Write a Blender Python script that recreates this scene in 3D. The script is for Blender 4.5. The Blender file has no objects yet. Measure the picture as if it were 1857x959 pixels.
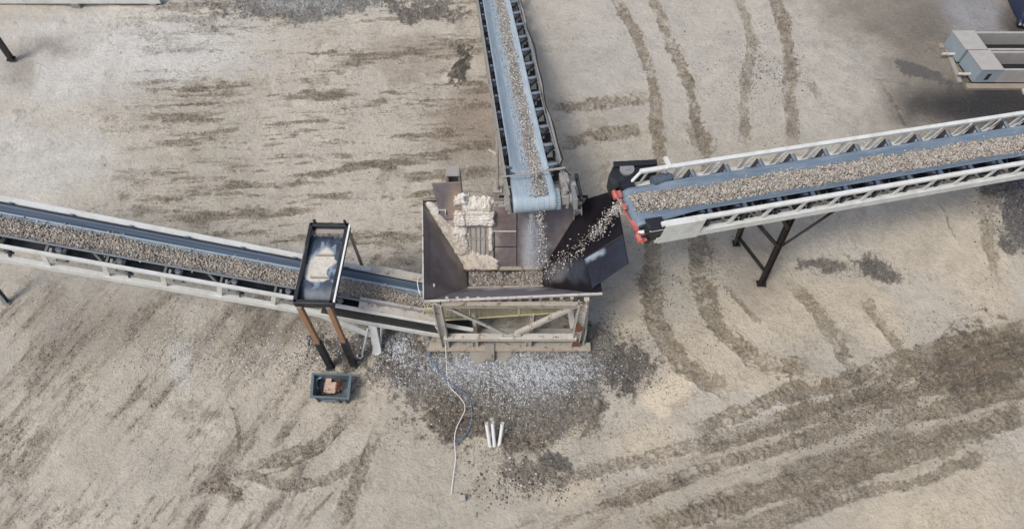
import bpy, math, random
import numpy as np
from mathutils import Vector, Matrix
random.seed(7)
rng = np.random.default_rng(7)
C = bpy.context.scene.collection
scene = bpy.context.scene

# ---------------------------------------------------------------- camera, world, sun, exposure
PITCH = math.radians(62.0); CAMZ = 18.0; FPX = 1326.0; W0, H0 = 1857, 959
cam_d = bpy.data.cameras.new('camera'); cam = bpy.data.objects.new('camera', cam_d); C.objects.link(cam)
cam.location = (0, 0, CAMZ); cam.rotation_euler = (math.radians(90) - PITCH, 0, 0)
cam_d.sensor_width = 36; cam_d.lens = FPX / W0 * 36; cam_d.clip_end = 6000
scene.camera = cam
scene.render.resolution_x, scene.render.resolution_y = 1024, 528

SUN_EL, SUN_AZ = math.radians(60), math.radians(232)     # azimuth clockwise from +Y
world = bpy.data.worlds.new('World'); scene.world = world; world.use_nodes = True
nt = world.node_tree; bg = nt.nodes['Background']
sky = nt.nodes.new('ShaderNodeTexSky'); sky.sky_type = 'NISHITA'; sky.sun_disc = False
sky.sun_elevation = SUN_EL; sky.sun_rotation = SUN_AZ; sky.dust_density = 4.0; sky.air_density = 1.0; sky.ozone_density = 1.0
nt.links.new(sky.outputs[0], bg.inputs[0]); bg.inputs[1].default_value = 0.125
sd = bpy.data.lights.new('sun', 'SUN'); sd.energy = 1.4; sd.angle = math.radians(15); sd.color = (1, 0.975, 0.92)
sun = bpy.data.objects.new('sun', sd); C.objects.link(sun)
sdir = Vector((math.sin(SUN_AZ) * math.cos(SUN_EL), math.cos(SUN_AZ) * math.cos(SUN_EL), math.sin(SUN_EL)))
sun.rotation_euler = sdir.to_track_quat('Z', 'Y').to_euler(); sun.location = (0, 0, 30)
scene.view_settings.view_transform = 'Standard'; scene.view_settings.look = 'None'
scene.view_settings.exposure = 0.36; scene.view_settings.gamma = 1

# ---------------------------------------------------------------- measuring helpers
SP, CP = math.sin(PITCH), math.cos(PITCH)
def G(px, py, z=0.0):
    """world point at height z on the sight line measured at (px, py)"""
    v = (H0 / 2 - py) / FPX; d = (CAMZ - z) / (SP - v * CP)
    return Vector(((px - W0 / 2) / FPX * d, d * (CP + v * SP), z))
def GY(px, py, Y):
    v = (H0 / 2 - py) / FPX; d = Y / (CP + v * SP)
    return Vector(((px - W0 / 2) / FPX * d, Y, CAMZ - d * (SP - v * CP)))
def plan(X, Y, Z=0.0):
    """camera pixel coordinates of a world position"""
    dep = Y * CP + (CAMZ - Z) * SP; up = Y * SP - (CAMZ - Z) * CP
    return W0 / 2 + FPX * X / dep, H0 / 2 - FPX * up / dep

# ---------------------------------------------------------------- materials
def new_mat(name):
    m = bpy.data.materials.new(name); m.use_nodes = True
    return m, m.node_tree, m.node_tree.nodes['Principled BSDF']
def N(t, typ, **kw):
    n = t.nodes.new(typ)
    for k, v in kw.items():
        if k.startswith('i_'): n.inputs[int(k[2:])].default_value = v
        else: setattr(n, k, v)
    return n
def noise(t, vec, scale, detail=5, rough=0.6, dist=0.0):
    n = t.nodes.new('ShaderNodeTexNoise'); n.inputs['Scale'].default_value = scale
    n.inputs['Detail'].default_value = detail; n.inputs['Roughness'].default_value = rough; n.inputs['Distortion'].default_value = dist
    if vec is not None: t.links.new(vec, n.inputs['Vector'])
    return n.outputs['Fac']
def ramp(t, fac, a, b, lo=0.0, hi=1.0):
    r = t.nodes.new('ShaderNodeMapRange'); r.inputs[1].default_value = a; r.inputs[2].default_value = b
    r.inputs[3].default_value = lo; r.inputs[4].default_value = hi; t.links.new(fac, r.inputs[0]); return r.outputs[0]
def mix(t, fac, a, b, mode='MIX'):
    m = t.nodes.new('ShaderNodeMix'); m.data_type = 'RGBA'; m.blend_type = mode
    for sock, val in ((m.inputs[0], fac), (m.inputs[6], a), (m.inputs[7], b)):
        if isinstance(val, (int, float)): sock.default_value = val
        elif isinstance(val, tuple): sock.default_value = (*val, 1) if len(val) == 3 else val
        else: t.links.new(val, sock)
    return m.outputs[2]
def coords(t, kind='Object', scale=None):
    c = t.nodes.new('ShaderNodeTexCoord').outputs[kind]
    if scale:
        mp = t.nodes.new('ShaderNodeMapping'); mp.inputs['Scale'].default_value = scale; t.links.new(c, mp.inputs[0]); return mp.outputs[0]
    return c
def attr(t, name):
    a = t.nodes.new('ShaderNodeAttribute'); a.attribute_name = name; return a
def bump(t, bsdf, h, strength, dist):
    b = t.nodes.new('ShaderNodeBump'); b.inputs['Strength'].default_value = strength; b.inputs['Distance'].default_value = dist
    t.links.new(h, b.inputs['Height']); t.links.new(b.outputs[0], bsdf.inputs['Normal'])
def painted(name, col, dirt=(0.33, 0.29, 0.23), amount=0.5, rough=0.5, metal=0.0, scale=3.0, rust=0.0, rustcol=(0.16, 0.06, 0.025)):
    m, t, b = new_mat(name); v = coords(t)
    n1 = noise(t, v, scale, 6, 0.65, 0.3); n2 = noise(t, v, scale * 9, 4, 0.6)
    f = ramp(t, n1, 0.62 - amount * 0.35, 0.78 - amount * 0.2)
    f2 = ramp(t, n2, 0.35, 0.75, 0.0, 0.55 * amount)
    c = mix(t, f2, col, dirt); c = mix(t, f, c, mix(t, n2, dirt, col))
    if rust > 0:
        n3 = noise(t, v, scale * 2.3, 7, 0.7, 0.6)
        c = mix(t, ramp(t, n3, 0.7 - rust * 0.3, 0.76 - rust * 0.25), c, rustcol)
    t.links.new(c, b.inputs['Base Color'])
    t.links.new(ramp(t, n1, 0.3, 0.7, rough - 0.08, min(1, rough + 0.25)), b.inputs['Roughness'])
    b.inputs['Metallic'].default_value = metal
    bump(t, b, n2, 0.15, 0.01)
    return m
M = {}
M['white'] = painted('white_paint', (0.70, 0.715, 0.68), (0.40, 0.37, 0.30), 0.55, 0.45, rust=0.12)
M['pale'] = painted('dusty_pale_steel', (0.56, 0.54, 0.49), (0.31, 0.27, 0.21), 0.8, 0.7, rust=0.5, rustcol=(0.20, 0.12, 0.075))
M['beige'] = painted('mud_caked_steel', (0.38, 0.345, 0.285), (0.24, 0.20, 0.15), 0.8, 0.85, rust=0.5, rustcol=(0.16, 0.095, 0.06))
M['grey'] = painted('grey_steel', (0.22, 0.24, 0.25), (0.30, 0.28, 0.24), 0.5, 0.55, 0.2)
M['greyrust'] = painted('weathered_grey_steel', (0.32, 0.31, 0.29), (0.23, 0.20, 0.17), 0.6, 0.65, 0.1, rust=0.3, rustcol=(0.14, 0.08, 0.055))
M['black'] = painted('black_paint', (0.012, 0.013, 0.016), (0.10, 0.10, 0.10), 0.18, 0.38)
M['darkbrown'] = painted('dark_brown_steel', (0.012, 0.009, 0.008), (0.08, 0.065, 0.05), 0.12, 0.5)
M['roller'] = painted('roller_steel', (0.035, 0.045, 0.06), (0.16, 0.18, 0.20), 0.4, 0.4, 0.3)
M['rollerblue'] = painted('blue_grey_roller', (0.09, 0.12, 0.16), (0.24, 0.26, 0.28), 0.35, 0.4, 0.2)
M['red'] = painted('red_paint', (0.42, 0.03, 0.025), (0.42, 0.37, 0.31), 0.6, 0.45)
M['orange'] = painted('orange_brown_wrap', (0.33, 0.18, 0.10), (0.20, 0.11, 0.06), 0.6, 0.6, scale=5)
M['yellow'] = painted('faded_yellow_paint', (0.62, 0.55, 0.30), (0.40, 0.34, 0.22), 0.45, 0.6)
M['concrete'] = painted('dusty_concrete', (0.38, 0.37, 0.345), (0.27, 0.25, 0.22), 0.6, 0.9)
M['bluegrey'] = painted('blue_grey_paint', (0.22, 0.29, 0.34), (0.36, 0.37, 0.36), 0.55, 0.6, scale=5)
M['tub'] = painted('slate_plastic', (0.085, 0.12, 0.14), (0.22, 0.22, 0.21), 0.3, 0.5, scale=6)
M['cardboard'] = painted('cardboard', (0.50, 0.37, 0.29), (0.30, 0.18, 0.12), 0.4, 0.9, scale=7)
M['rust'] = painted('rusted_iron', (0.22, 0.075, 0.03), (0.07, 0.03, 0.018), 0.6, 0.9, scale=12)
M['whiteplastic'] = painted('white_plastic', (0.75, 0.76, 0.74), (0.5, 0.47, 0.42), 0.3, 0.35)
M['bluehose'] = painted('blue_hose', (0.06, 0.15, 0.30), (0.25, 0.28, 0.3), 0.3, 0.45)
M['navy'] = painted('dark_blue_machine', (0.02, 0.03, 0.08), (0.10, 0.11, 0.13), 0.25, 0.35)
M['mudcon'] = painted('muddy_concrete', (0.30, 0.28, 0.24), (0.2, 0.17, 0.14), 0.6, 0.9)
M['wood'] = painted('weathered_timber', (0.30, 0.25, 0.20), (0.18, 0.15, 0.12), 0.6, 0.9)

def belt_mat(name, c0, c1, dust, speck, edge=None):
    m, t, b = new_mat(name); a = attr(t, 'belt_map')
    mp = t.nodes.new('ShaderNodeMapping'); mp.inputs['Scale'].default_value = (0.25, 26, 1); t.links.new(a.outputs['Vector'], mp.inputs[0])
    s1 = noise(t, mp.outputs[0], 1.0, 5, 0.7)
    mp2 = t.nodes.new('ShaderNodeMapping'); mp2.inputs['Scale'].default_value = (1.2, 5, 1); t.links.new(a.outputs['Vector'], mp2.inputs[0])
    s2 = noise(t, mp2.outputs[0], 1.4, 6, 0.7, 0.4)
    s3 = noise(t, a.outputs['Vector'], 38, 3, 0.6)
    c = mix(t, ramp(t, s1, 0.3, 0.7), c0, c1)
    c = mix(t, ramp(t, s2, 0.45, 0.75, 0, 0.6), c, dust)
    c = mix(t, ramp(t, s3, 0.56, 0.66, 0, speck), c, dust)
    if edge:
        sx = t.nodes.new('ShaderNodeSeparateXYZ'); t.links.new(a.outputs['Vector'], sx.inputs[0])
        c = mix(t, ramp(t, sx.outputs[1], edge, edge + 0.02), c, mix(t, ramp(t, s1, .35, .65), (0.03, 0.05, 0.085), (0.11, 0.15, 0.20)))
        w1_ = t.nodes.new('ShaderNodeMath'); w1_.operation = 'COMPARE'; w1_.inputs[1].default_value = edge; w1_.inputs[2].default_value = 0.012; t.links.new(sx.outputs[1], w1_.inputs[0])
        c = mix(t, w1_.outputs[0], c, (0.36, 0.44, 0.50))
    t.links.new(c, b.inputs['Base Color']); b.inputs['Roughness'].default_value = 0.55
    bump(t, b, s1, 0.2, 0.01)
    return m
M['belt_blue'] = belt_mat('blue_grey_rubber', (0.085, 0.125, 0.17), (0.19, 0.25, 0.31), (0.30, 0.34, 0.38), 0.3)
M['belt_left'] = belt_mat('dusty_blue_rubber', (0.055, 0.08, 0.115), (0.19, 0.26, 0.33), (0.32, 0.39, 0.44), 0.8, 0.26)
M['belt_light'] = belt_mat('pale_blue_rubber', (0.20, 0.255, 0.30), (0.38, 0.455, 0.50), (0.50, 0.56, 0.59), 0.45)
M['belt_under'] = belt_mat('dark_rubber', (0.02, 0.025, 0.03), (0.04, 0.045, 0.05), (0.10, 0.10, 0.11), 0.1)

def stone_mat(name, rough=0.85):
    m, t, b = new_mat(name); a = attr(t, 'tint'); v = coords(t)
    n = noise(t, v, 60, 3, 0.6)
    c = mix(t, ramp(t, n, 0.3, 0.7, 0.75, 1.0), (0, 0, 0), a.outputs['Color'])
    t.links.new(c, b.inputs['Base Color']); b.inputs['Roughness'].default_value = rough
    return m
M['stone'] = stone_mat('crushed_stone')

def plate_mat(name, base, alt, rough=0.42, metal=0.15, sc=(9, 9, 0.8)):
    m, t, b = new_mat(name); a = attr(t, 'tint'); v = coords(t, 'Object', sc); v0 = coords(t)
    n1 = noise(t, v, 1.0, 5, 0.65); n2 = noise(t, v0, 14, 6, 0.7); n3 = noise(t, v0, 1.3, 5, 0.6)
    c = mix(t, ramp(t, n1, 0.3, 0.7), base, alt)
    c = mix(t, ramp(t, n3, 0.45, 0.75, 0, 0.5), c, tuple(min(1, x * 1.9) for x in alt))
    mul = t.nodes.new('ShaderNodeMath'); mul.operation = 'MULTIPLY'
    t.links.new(a.outputs['Alpha'], mul.inputs[0]); t.links.new(ramp(t, n2, 0.25, 0.6, 0.5, 1.15), mul.inputs[1])
    cl = t.nodes.new('ShaderNodeClamp'); t.links.new(mul.outputs[0], cl.inputs[0])
    c = mix(t, cl.outputs[0], c, a.outputs['Color'])
    if base[0] < .015: b.inputs['Specular IOR Level'].default_value = 0.18
    t.links.new(c, b.inputs['Base Color']); b.inputs['Metallic'].default_value = metal
    r = ramp(t, cl.outputs[0], 0, 1, rough, 0.9); t.links.new(r, b.inputs['Roughness'])
    bump(t, b, n2, 0.2, 0.006)
    return m
M['hopper'] = plate_mat('purple_brown_hopper_steel', (0.10, 0.083, 0.085), (0.155, 0.132, 0.13), 0.5)
M['liner'] = plate_mat('black_liner', (0.008, 0.007, 0.009), (0.014, 0.012, 0.015), 0.35, 0.0)  # near-black base for the right wall and flared liner
M['chute'] = plate_mat('sky_tinted_black_plate', (0.010, 0.012, 0.020), (0.018, 0.022, 0.034), 0.6, 0.0)
M['magnet_face'] = plate_mat('scuffed_magnet_face', (0.02, 0.028, 0.045), (0.06, 0.085, 0.12), 0.45, 0.1, (5, 5, 5))

# ---------------------------------------------------------------- mesh helpers
def tag(o, label=None, cat=None, group=None, kind=None):
    if label: o['label'] = label
    if cat: o['category'] = cat
    if group: o['group'] = group
    if kind: o['kind'] = kind
    return o
def thing(name, label, cat, loc, group=None):
    o = bpy.data.objects.new(name, None); C.objects.link(o); o.location = loc; o.empty_display_size = 0.3
    return tag(o, label, cat, group)
class MB:
    def __init__(s): s.v = []; s.f = []
    def add(s, vs, fs):
        b = len(s.v); s.v += [Vector(x) for x in vs]; s.f += [tuple(b + i for i in f) for f in fs]; return s
    def box(s, c, ax, ay, az):
        """centre and three half-extent vectors"""
        c = Vector(c); ax, ay, az = Vector(ax), Vector(ay), Vector(az); vs = []
        for i in (-1, 1):
            for j in (-1, 1):
                for k in (-1, 1): vs.append(c + ax * i + ay * j + az * k)
        fs = [(0, 1, 3, 2), (4, 6, 7, 5), (0, 4, 5, 1), (2, 3, 7, 6), (0, 2, 6, 4), (1, 5, 7, 3)]
        if ax.cross(ay).dot(az) < 0: fs = [f[::-1] for f in fs]
        return s.add(vs, fs)
    def bar(s, p0, p1, w, h, up=(0, 0, 1)):
        p0, p1, up = Vector(p0), Vector(p1), Vector(up); d = p1 - p0
        side = d.cross(up)
        if side.length < 1e-5: side = d.cross(Vector((0, 1, 0)))
        side.normalize(); u = side.cross(d).normalized()
        return s.box((p0 + p1) / 2, d / 2, side * (w / 2), u * (h / 2))
    def angle(s, p0, p1, w, h, up=(0, 0, 1), t=0.012):
        """an L section"""
        p0, p1, up = Vector(p0), Vector(p1), Vector(up); d = p1 - p0; side = d.cross(up).normalized(); u = side.cross(d).normalized()
        s.box((p0 + p1) / 2, d / 2, side * (w / 2), u * (t / 2))
        return s.box((p0 + p1) / 2 + side * (w / 2 - t / 2) - u * (h / 2 + t / 2), d / 2, side * (t / 2), u * (h / 2))
    def channel(s, p0, p1, w, h, up=(0, 0, 1), t=0.014, flip=1):
        """a C section: web on one side, flanges top and bottom"""
        p0, p1, up = Vector(p0), Vector(p1), Vector(up); d = p1 - p0; side = d.cross(up).normalized() * flip; u = (d.cross(up)).cross(d).normalized()
        c = (p0 + p1) / 2
        s.box(c + side * (w / 2 - t / 2), d / 2, side * (t / 2), u * (h / 2 - t))
        for q in (-1, 1): s.box(c + u * q * (h / 2 - t / 2), d / 2, side * (w / 2), u * (t / 2))
        return s
    def tube(s, p0, p1, r, n=12, cap=True, r1=None):
        p0, p1 = Vector(p0), Vector(p1); d = (p1 - p0).normalized(); r1 = r if r1 is None else r1
        a = d.cross(Vector((0, 0, 1)));
        if a.length < 1e-4: a = d.cross(Vector((0, 1, 0)))
        a.normalize(); b = d.cross(a); vs = []
        for p, rr in ((p0, r), (p1, r1)):
            for i in range(n):
                t = 2 * math.pi * i / n; vs.append(p + a * math.cos(t) * rr + b * math.sin(t) * rr)
        fs = [(i, (i + 1) % n, n + (i + 1) % n, n + i) for i in range(n)]
        if cap: fs += [tuple(range(n))[::-1], tuple(range(n, 2 * n))]
        return s.add(vs, fs)
    def path(s, pts, r, n=8):
        pts = [Vector(p) for p in pts]; rings = []
        for i, p in enumerate(pts):
            d = (pts[min(i + 1, len(pts) - 1)] - pts[max(i - 1, 0)]).normalized()
            a = d.cross(Vector((0, 0, 1)))
            if a.length < 1e-3: a = Vector((1, 0, 0))
            a.normalize(); b = d.cross(a)
            rings.append([p + a * math.cos(2 * math.pi * k / n) * r + b * math.sin(2 * math.pi * k / n) * r for k in range(n)])
        vs = [v for q in rings for v in q]; fs = []
        for i in range(len(pts) - 1):
            for k in range(n): fs.append((i * n + k, i * n + (k + 1) % n, (i + 1) * n + (k + 1) % n, (i + 1) * n + k))
        fs += [tuple(range(n))[::-1], tuple(range((len(pts) - 1) * n, len(pts) * n))]
        return s.add(vs, fs)
    def prism(s, pts, ext):
        """planar outline extruded by vector ext"""
        pts = [Vector(p) for p in pts]; ext = Vector(ext); n = len(pts)
        vs = pts + [p + ext for p in pts]
        fs = [tuple(range(n))[::-1], tuple(range(n, 2 * n))] + [(i, (i + 1) % n, n + (i + 1) % n, n + i) for i in range(n)]
        return s.add(vs, fs)
    def build(s, name, mat, parent=None, bevel=0.0, smooth=False, solid=0.0, origin=None):
        o0 = parent.matrix_world_cache if False else (Vector(parent['_o']) if parent is not None and '_o' in parent else (parent.location.copy() if parent is not None else Vector((0, 0, 0))))
        if parent is None and origin is not None: o0 = Vector(origin)
        me = bpy.data.meshes.new(name); me.from_pydata([v - o0 for v in s.v], [], s.f); me.update()
        o = bpy.data.objects.new(name, me); C.objects.link(o); me.materials.append(mat)
        if parent is None: o.location = o0
        else: o.parent = parent; o['_o'] = tuple(o0)
        if smooth: me.polygons.foreach_set('use_smooth', [True] * len(me.polygons))
        if bevel:
            b = o.modifiers.new('bevel', 'BEVEL'); b.width = bevel; b.segments = 2; b.limit_method = 'ANGLE'; b.angle_limit = 0.7
        if solid:
            q = o.modifiers.new('solid', 'SOLIDIFY'); q.thickness = solid; q.offset = 0
        return o
def grid_mesh(name, P, mat, parent=None, tint=None, keep=None, solid=0.0, attrs=None, origin=None, smooth=True):
    """P: (a, b, 3) array of world points"""
    a, b, _ = P.shape
    o0 = np.array(parent['_o'] if parent is not None and '_o' in parent else (parent.location if parent is not None else (origin or (0, 0, 0))), float)
    idx = np.arange(a * b).reshape(a, b)
    q = np.stack([idx[:-1, :-1], idx[1:, :-1], idx[1:, 1:], idx[:-1, 1:]], -1).reshape(-1, 4)
    if keep is not None: q = q[keep[:-1, :-1].reshape(-1)]
    me = fast_mesh(name, (P.reshape(-1, 3) - o0), q)
    if smooth: me.polygons.foreach_set('use_smooth', np.ones(len(q), bool))
    if tint is not None:
        at = me.attributes.new('tint', 'FLOAT_COLOR', 'POINT'); at.data.foreach_set('color', tint.reshape(-1, 4).astype(np.float32).ravel())
    for k, v in (attrs or {}).items():
        at = me.attributes.new(k, 'FLOAT', 'POINT'); at.data.foreach_set('value', v.astype(np.float32).ravel())
    me.materials.append(mat)
    o = bpy.data.objects.new(name, me); C.objects.link(o)
    if parent is not None: o.parent = parent; o['_o'] = tuple(o0)
    else: o.location = o0
    if solid:
        m = o.modifiers.new('solid', 'SOLIDIFY'); m.thickness = solid; m.offset = 0
    return o
def fast_mesh(name, V, F):
    me = bpy.data.meshes.new(name); n = F.shape[1]
    me.vertices.add(len(V)); me.vertices.foreach_set('co', np.ascontiguousarray(V, np.float32).ravel())
    me.loops.add(F.size); me.loops.foreach_set('vertex_index', np.ascontiguousarray(F, np.int32).ravel())
    me.polygons.add(len(F)); me.polygons.foreach_set('loop_start', np.arange(0, F.size, n, dtype=np.int32))
    try: me.polygons.foreach_set('loop_total', np.full(len(F), n, np.int32))
    except Exception: pass
    me.update(calc_edges=True); return me

# crushed stones
_ph = (1 + 5 ** .5) / 2
ICO_V = np.array([(-1, _ph, 0), (1, _ph, 0), (-1, -_ph, 0), (1, -_ph, 0), (0, -1, _ph), (0, 1, _ph), (0, -1, -_ph), (0, 1, -_ph), (_ph, 0, -1), (_ph, 0, 1), (-_ph, 0, -1), (-_ph, 0, 1)]) / 1.9
ICO_F = np.array([(0, 11, 5), (0, 5, 1), (0, 1, 7), (0, 7, 10), (0, 10, 11), (1, 5, 9), (5, 11, 4), (11, 10, 2), (10, 7, 6), (7, 1, 8), (3, 9, 4), (3, 4, 2), (3, 2, 6), (3, 6, 8), (3, 8, 9), (4, 9, 5), (2, 4, 11), (6, 2, 10), (8, 6, 7), (9, 8, 1)])
OCT_V = np.array([(1, 0, 0), (-1, 0, 0), (0, 1, 0), (0, -1, 0), (0, 0, 1), (0, 0, -1)], float)
OCT_F = np.array([(0, 2, 4), (2, 1, 4), (1, 3, 4), (3, 0, 4), (2, 0, 5), (1, 2, 5), (3, 1, 5), (0, 3, 5)])
def stones(name, P, size, col, label, cat='gravel', fine=None, flat=0.7, parent=None, extra=None):
    P = np.asarray(P, float); n = len(P); size = np.asarray(size, float)
    if fine is None: fine = n > 20000
    BV, BF = (OCT_V, OCT_F) if fine else (ICO_V, ICO_F)
    k = len(BV)
    v = BV[None] * (1 + rng.uniform(-0.28, 0.28, (n, k, 1))) + rng.uniform(-0.16, 0.16, (n, k, 3))
    v = v * np.stack([rng.uniform(0.8, 1.35, n), rng.uniform(0.7, 1.1, n), rng.uniform(flat * 0.7, flat * 1.2, n)], -1)[:, None]
    q = rng.normal(size=(n, 4)); q /= np.linalg.norm(q, axis=1, keepdims=True)
    w, x, y, z = q.T
    R = np.stack([1 - 2 * (y * y + z * z), 2 * (x * y - w * z), 2 * (x * z + w * y), 2 * (x * y + w * z), 1 - 2 * (x * x + z * z), 2 * (y * z - w * x), 2 * (x * z - w * y), 2 * (y * z + w * x), 1 - 2 * (x * x + y * y)], -1).reshape(n, 3, 3)
    v = np.einsum('nij,nkj->nki', R, v) * size[:, None, None] + P[:, None]
    F = (BF[None] + (np.arange(n) * k)[:, None, None]).reshape(-1, 3)
    V = v.reshape(-1, 3)
    cc = np.repeat(np.asarray(col, float), k, axis=0)
    if extra is not None:
        EV, EF, EC = extra; base = len(V); V = np.vstack([V, EV])
        F = np.vstack([F, np.vstack([EF[:, [0, 1, 2]], EF[:, [0, 2, 3]]]) + base]); cc = np.vstack([cc, EC])
    o0 = P.mean(0); o0[2] = P[:, 2].min()
    me = fast_mesh(name, V - o0, F)
    at = me.attributes.new('tint', 'FLOAT_COLOR', 'POINT')
    at.data.foreach_set('color', np.hstack([cc, np.ones((len(cc), 1))]).astype(np.float32).ravel())
    me.materials.append(M['stone'])
    o = bpy.data.objects.new(name, me); C.objects.link(o); o.location = o0
    if label: tag(o, label, cat, None, 'stuff')
    return o
def tints(n, base, var=0.25, warm=0.06, light=0.0, lightcol=(0.55, 0.53, 0.5)):
    b = np.array(base)[None] * (1 + rng.normal(0, var, (n, 1))); b = b * (1 + rng.normal(0, warm, (n, 3)) * np.array([1, .3, -1]))
    if light > 0:
        s = rng.random(n) < light; b[s] = np.array(lightcol) * rng.uniform(0.8, 1.15, (s.sum(), 1))
    return np.clip(b, 0.01, 0.85)

# ---------------------------------------------------------------- value noise on arrays
_lat = {}
def vnoise(x, y, seed):
    if seed not in _lat: _lat[seed] = np.random.default_rng(1000 + seed).random((256, 256))
    L = _lat[seed]; xi = np.floor(x).astype(int); yi = np.floor(y).astype(int); fx = x - xi; fy = y - yi
    fx = fx * fx * fx * (fx * (fx * 6 - 15) + 10); fy = fy * fy * fy * (fy * (fy * 6 - 15) + 10)
    a = L[xi & 255, yi & 255]; b = L[(xi + 1) & 255, yi & 255]; c = L[xi & 255, (yi + 1) & 255]; d = L[(xi + 1) & 255, (yi + 1) & 255]
    return (a * (1 - fx) + b * fx) * (1 - fy) + (c * (1 - fx) + d * fx) * fy
def fbm(X, Y, s, oct=5, seed=0, ang=0.0, stretch=1.0, gain=0.55):
    """mean 0, about -1..1; s = size of the largest blobs in metres"""
    ca, sa = math.cos(ang), math.sin(ang); u = (X * ca + Y * sa) / stretch; v = -X * sa + Y * ca
    out = 0; amp = 1; tot = 0
    for i in range(oct):
        k = 2.03 ** i / s; out = out + amp * (vnoise(u * k + 31.7 * i, v * k + 17.3 * i, seed * 7 + i) - 0.5); tot += amp; amp *= gain
    return out / tot * 2.6
def sstep(a, b, x):
    t = np.clip((x - a) / (b - a), 0, 1); return t * t * (3 - 2 * t)

# ================================================================= GROUND
DX = 0.026
xi = np.arange(-18.5, 18.51, DX); yi = np.arange(1.5, 21.2, DX)
def outer(a, sgn):
    o = []; st = DX; p = a
    while abs(p) < 1800:
        st *= 1.35; p += sgn * st; o.append(p)
    return o
gx = np.array(outer(xi[0], -1)[::-1] + list(xi) + outer(xi[-1], 1)); gy = np.array(outer(yi[0], -1)[::-1] + list(yi) + outer(yi[-1], 1))
X, Y = np.meshgrid(gx, gy, indexing='ij')
inner = (X > -18.6) & (X < 18.6) & (Y > 1.4) & (Y < 21.3)
U, V_ = plan(X, np.clip(Y, -3, 60)); U = np.clip(U, -400, 2300); V_ = np.clip(V_, -150, 1150)
wob = fbm(X, Y, 1.6, 5, 3) * 26; wob2 = fbm(X, Y, 1.6, 5, 4) * 26
fine = fbm(X, Y, 0.35, 4, 5); fine2 = fbm(X, Y, 0.12, 3, 6); big = fbm(X, Y, 5, 4, 8)
Uw, Vw = U + wob, V_ + wob2

def blob(cx, cy, rx, ry, rot=0.0, edge=0.5, warp=1.0, gr=0.35):
    a = math.radians(rot); u = U + wob * warp - cx; v = V_ + wob2 * warp - cy
    p = (u * math.cos(a) + v * math.sin(a)) / rx; q = (-u * math.sin(a) + v * math.cos(a)) / ry
    r = np.sqrt(p * p + q * q) + fine * gr * 0.5
    return 1 - sstep(1 - edge, 1 + edge, r)
col = np.zeros(X.shape + (3,)); H = np.zeros(X.shape); rough = np.zeros(X.shape)
nzh = np.clip(0.5 + 0.42 * fbm(X, Y, 0.16, 3, 81, 0, 1, .9) + 0.30 * fbm(X, Y, 0.6, 4, 82, 0, 1, .75), 0.02, 0.98)
def dith(m, soft=.13, q=None):
    q = nzh if q is None else q
    return sstep(-soft, soft, m - q) * (m > 0.01)
def paintd(mask, c, k=1.0, soft=.13): paint(dith(np.clip(mask, 0, 1), soft), c, k)
def paint(mask, c, k=1.0):
    global col
    m = np.clip(mask * k, 0, 1)[..., None]; col = col * (1 - m) + np.array(c) * m

PALE = (0.50, 0.478, 0.428); COOL = (0.54, 0.55, 0.54); MID = (0.305, 0.280, 0.228); TAN = (0.245, 0.216, 0.165); DARK = (0.12, 0.10, 0.072)
NEARBLACK = (0.05, 0.046, 0.042); CREAM = (0.50, 0.45, 0.36)
col[:] = (0.405, 0.388, 0.338)
paint(sstep(-0.25, 0.7, big), PALE, 0.7)
# directional streaks
regL = sstep(600, 420, V_) * sstep(1000, 850, U)                   # upper left: streaks run left-right
s1 = fbm(X, Y, 0.22, 5, 11, 0.06, 8, 0.7); s2 = fbm(X, Y, 0.55, 5, 12, 0.05, 6.5, 0.68)
stL = sstep(-0.12, 0.45, s1 * 0.6 + s2 * 0.65 + fine * 0.16)
cen = np.exp(-(((U - 610) / 330) ** 2 + ((V_ - 215) / 230) ** 2))
wL = np.clip(0.45 + 1.1 * cen, 0, 1) * sstep(60, 330, U + wob * 3) * regL
paintd(stL * wL, MID, 0.8); paintd(sstep(0.15, 0.7, s1 + s2 * .4 + fine * 0.4) * wL, TAN, 0.6); paint(sstep(-0.25, -0.6, s1 + fine * .3) * regL, (0.47, 0.455, 0.42), 0.6)
s1b = fbm(X, Y, 0.22, 5, 17, 0.05, 4.5, 0.7); paintd(sstep(0.3, 0.7, s1b + s2 * .5) * wL, (0.165, 0.14, 0.105), 0.4)
rough += stL * wL
regB = sstep(470, 560, V_) * sstep(760, 600, U)                    # lower left: streaks run down to the left
s3 = fbm(X, Y, 0.28, 5, 13, math.radians(60), 7.0, 0.7); s4 = fbm(X, Y, 0.8, 5, 14, math.radians(63), 4.0, .65)
stB = sstep(-0.15, 0.55, s3 * 0.7 + s4 * 0.5 + fine * 0.2)
paint(stB * regB, (0.29, 0.262, 0.215), 0.75); paintd(sstep(0.35, 0.85, s3 + fine * 0.4) * regB, TAN, 0.6)
rough += stB * regB * 0.7
s3b = fbm(X, Y, 0.24, 5, 18, math.radians(62), 4.0, 0.7); paintd(sstep(0.35, 0.75, s3b + s4 * .4) * regB, (0.17, 0.145, 0.11), 0.5); paint(sstep(-0.3, -0.7, s3b + s4 * .5) * regB, PALE, 0.6)
regR = sstep(0, 55, (V_ - (905 - (U - 1000) * 0.42)) + wob) * sstep(980, 1180, U + (V_ - 700) * 0.6)
regR2 = sstep(60, -30, V_ - (1090 - (U - 1150) * 0.50) + wob)
s5 = fbm(X, Y, 0.22, 5, 15, math.radians(18), 10, 0.68); s6 = fbm(X, Y, 0.45, 4, 16, math.radians(18), 9.0, .62)
bandR = np.clip(regR * regR2, 0, 1)
stR = sstep(-0.2, 0.45, s5 * 0.6 + s6 * 0.7 + fine * 0.2)
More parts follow.
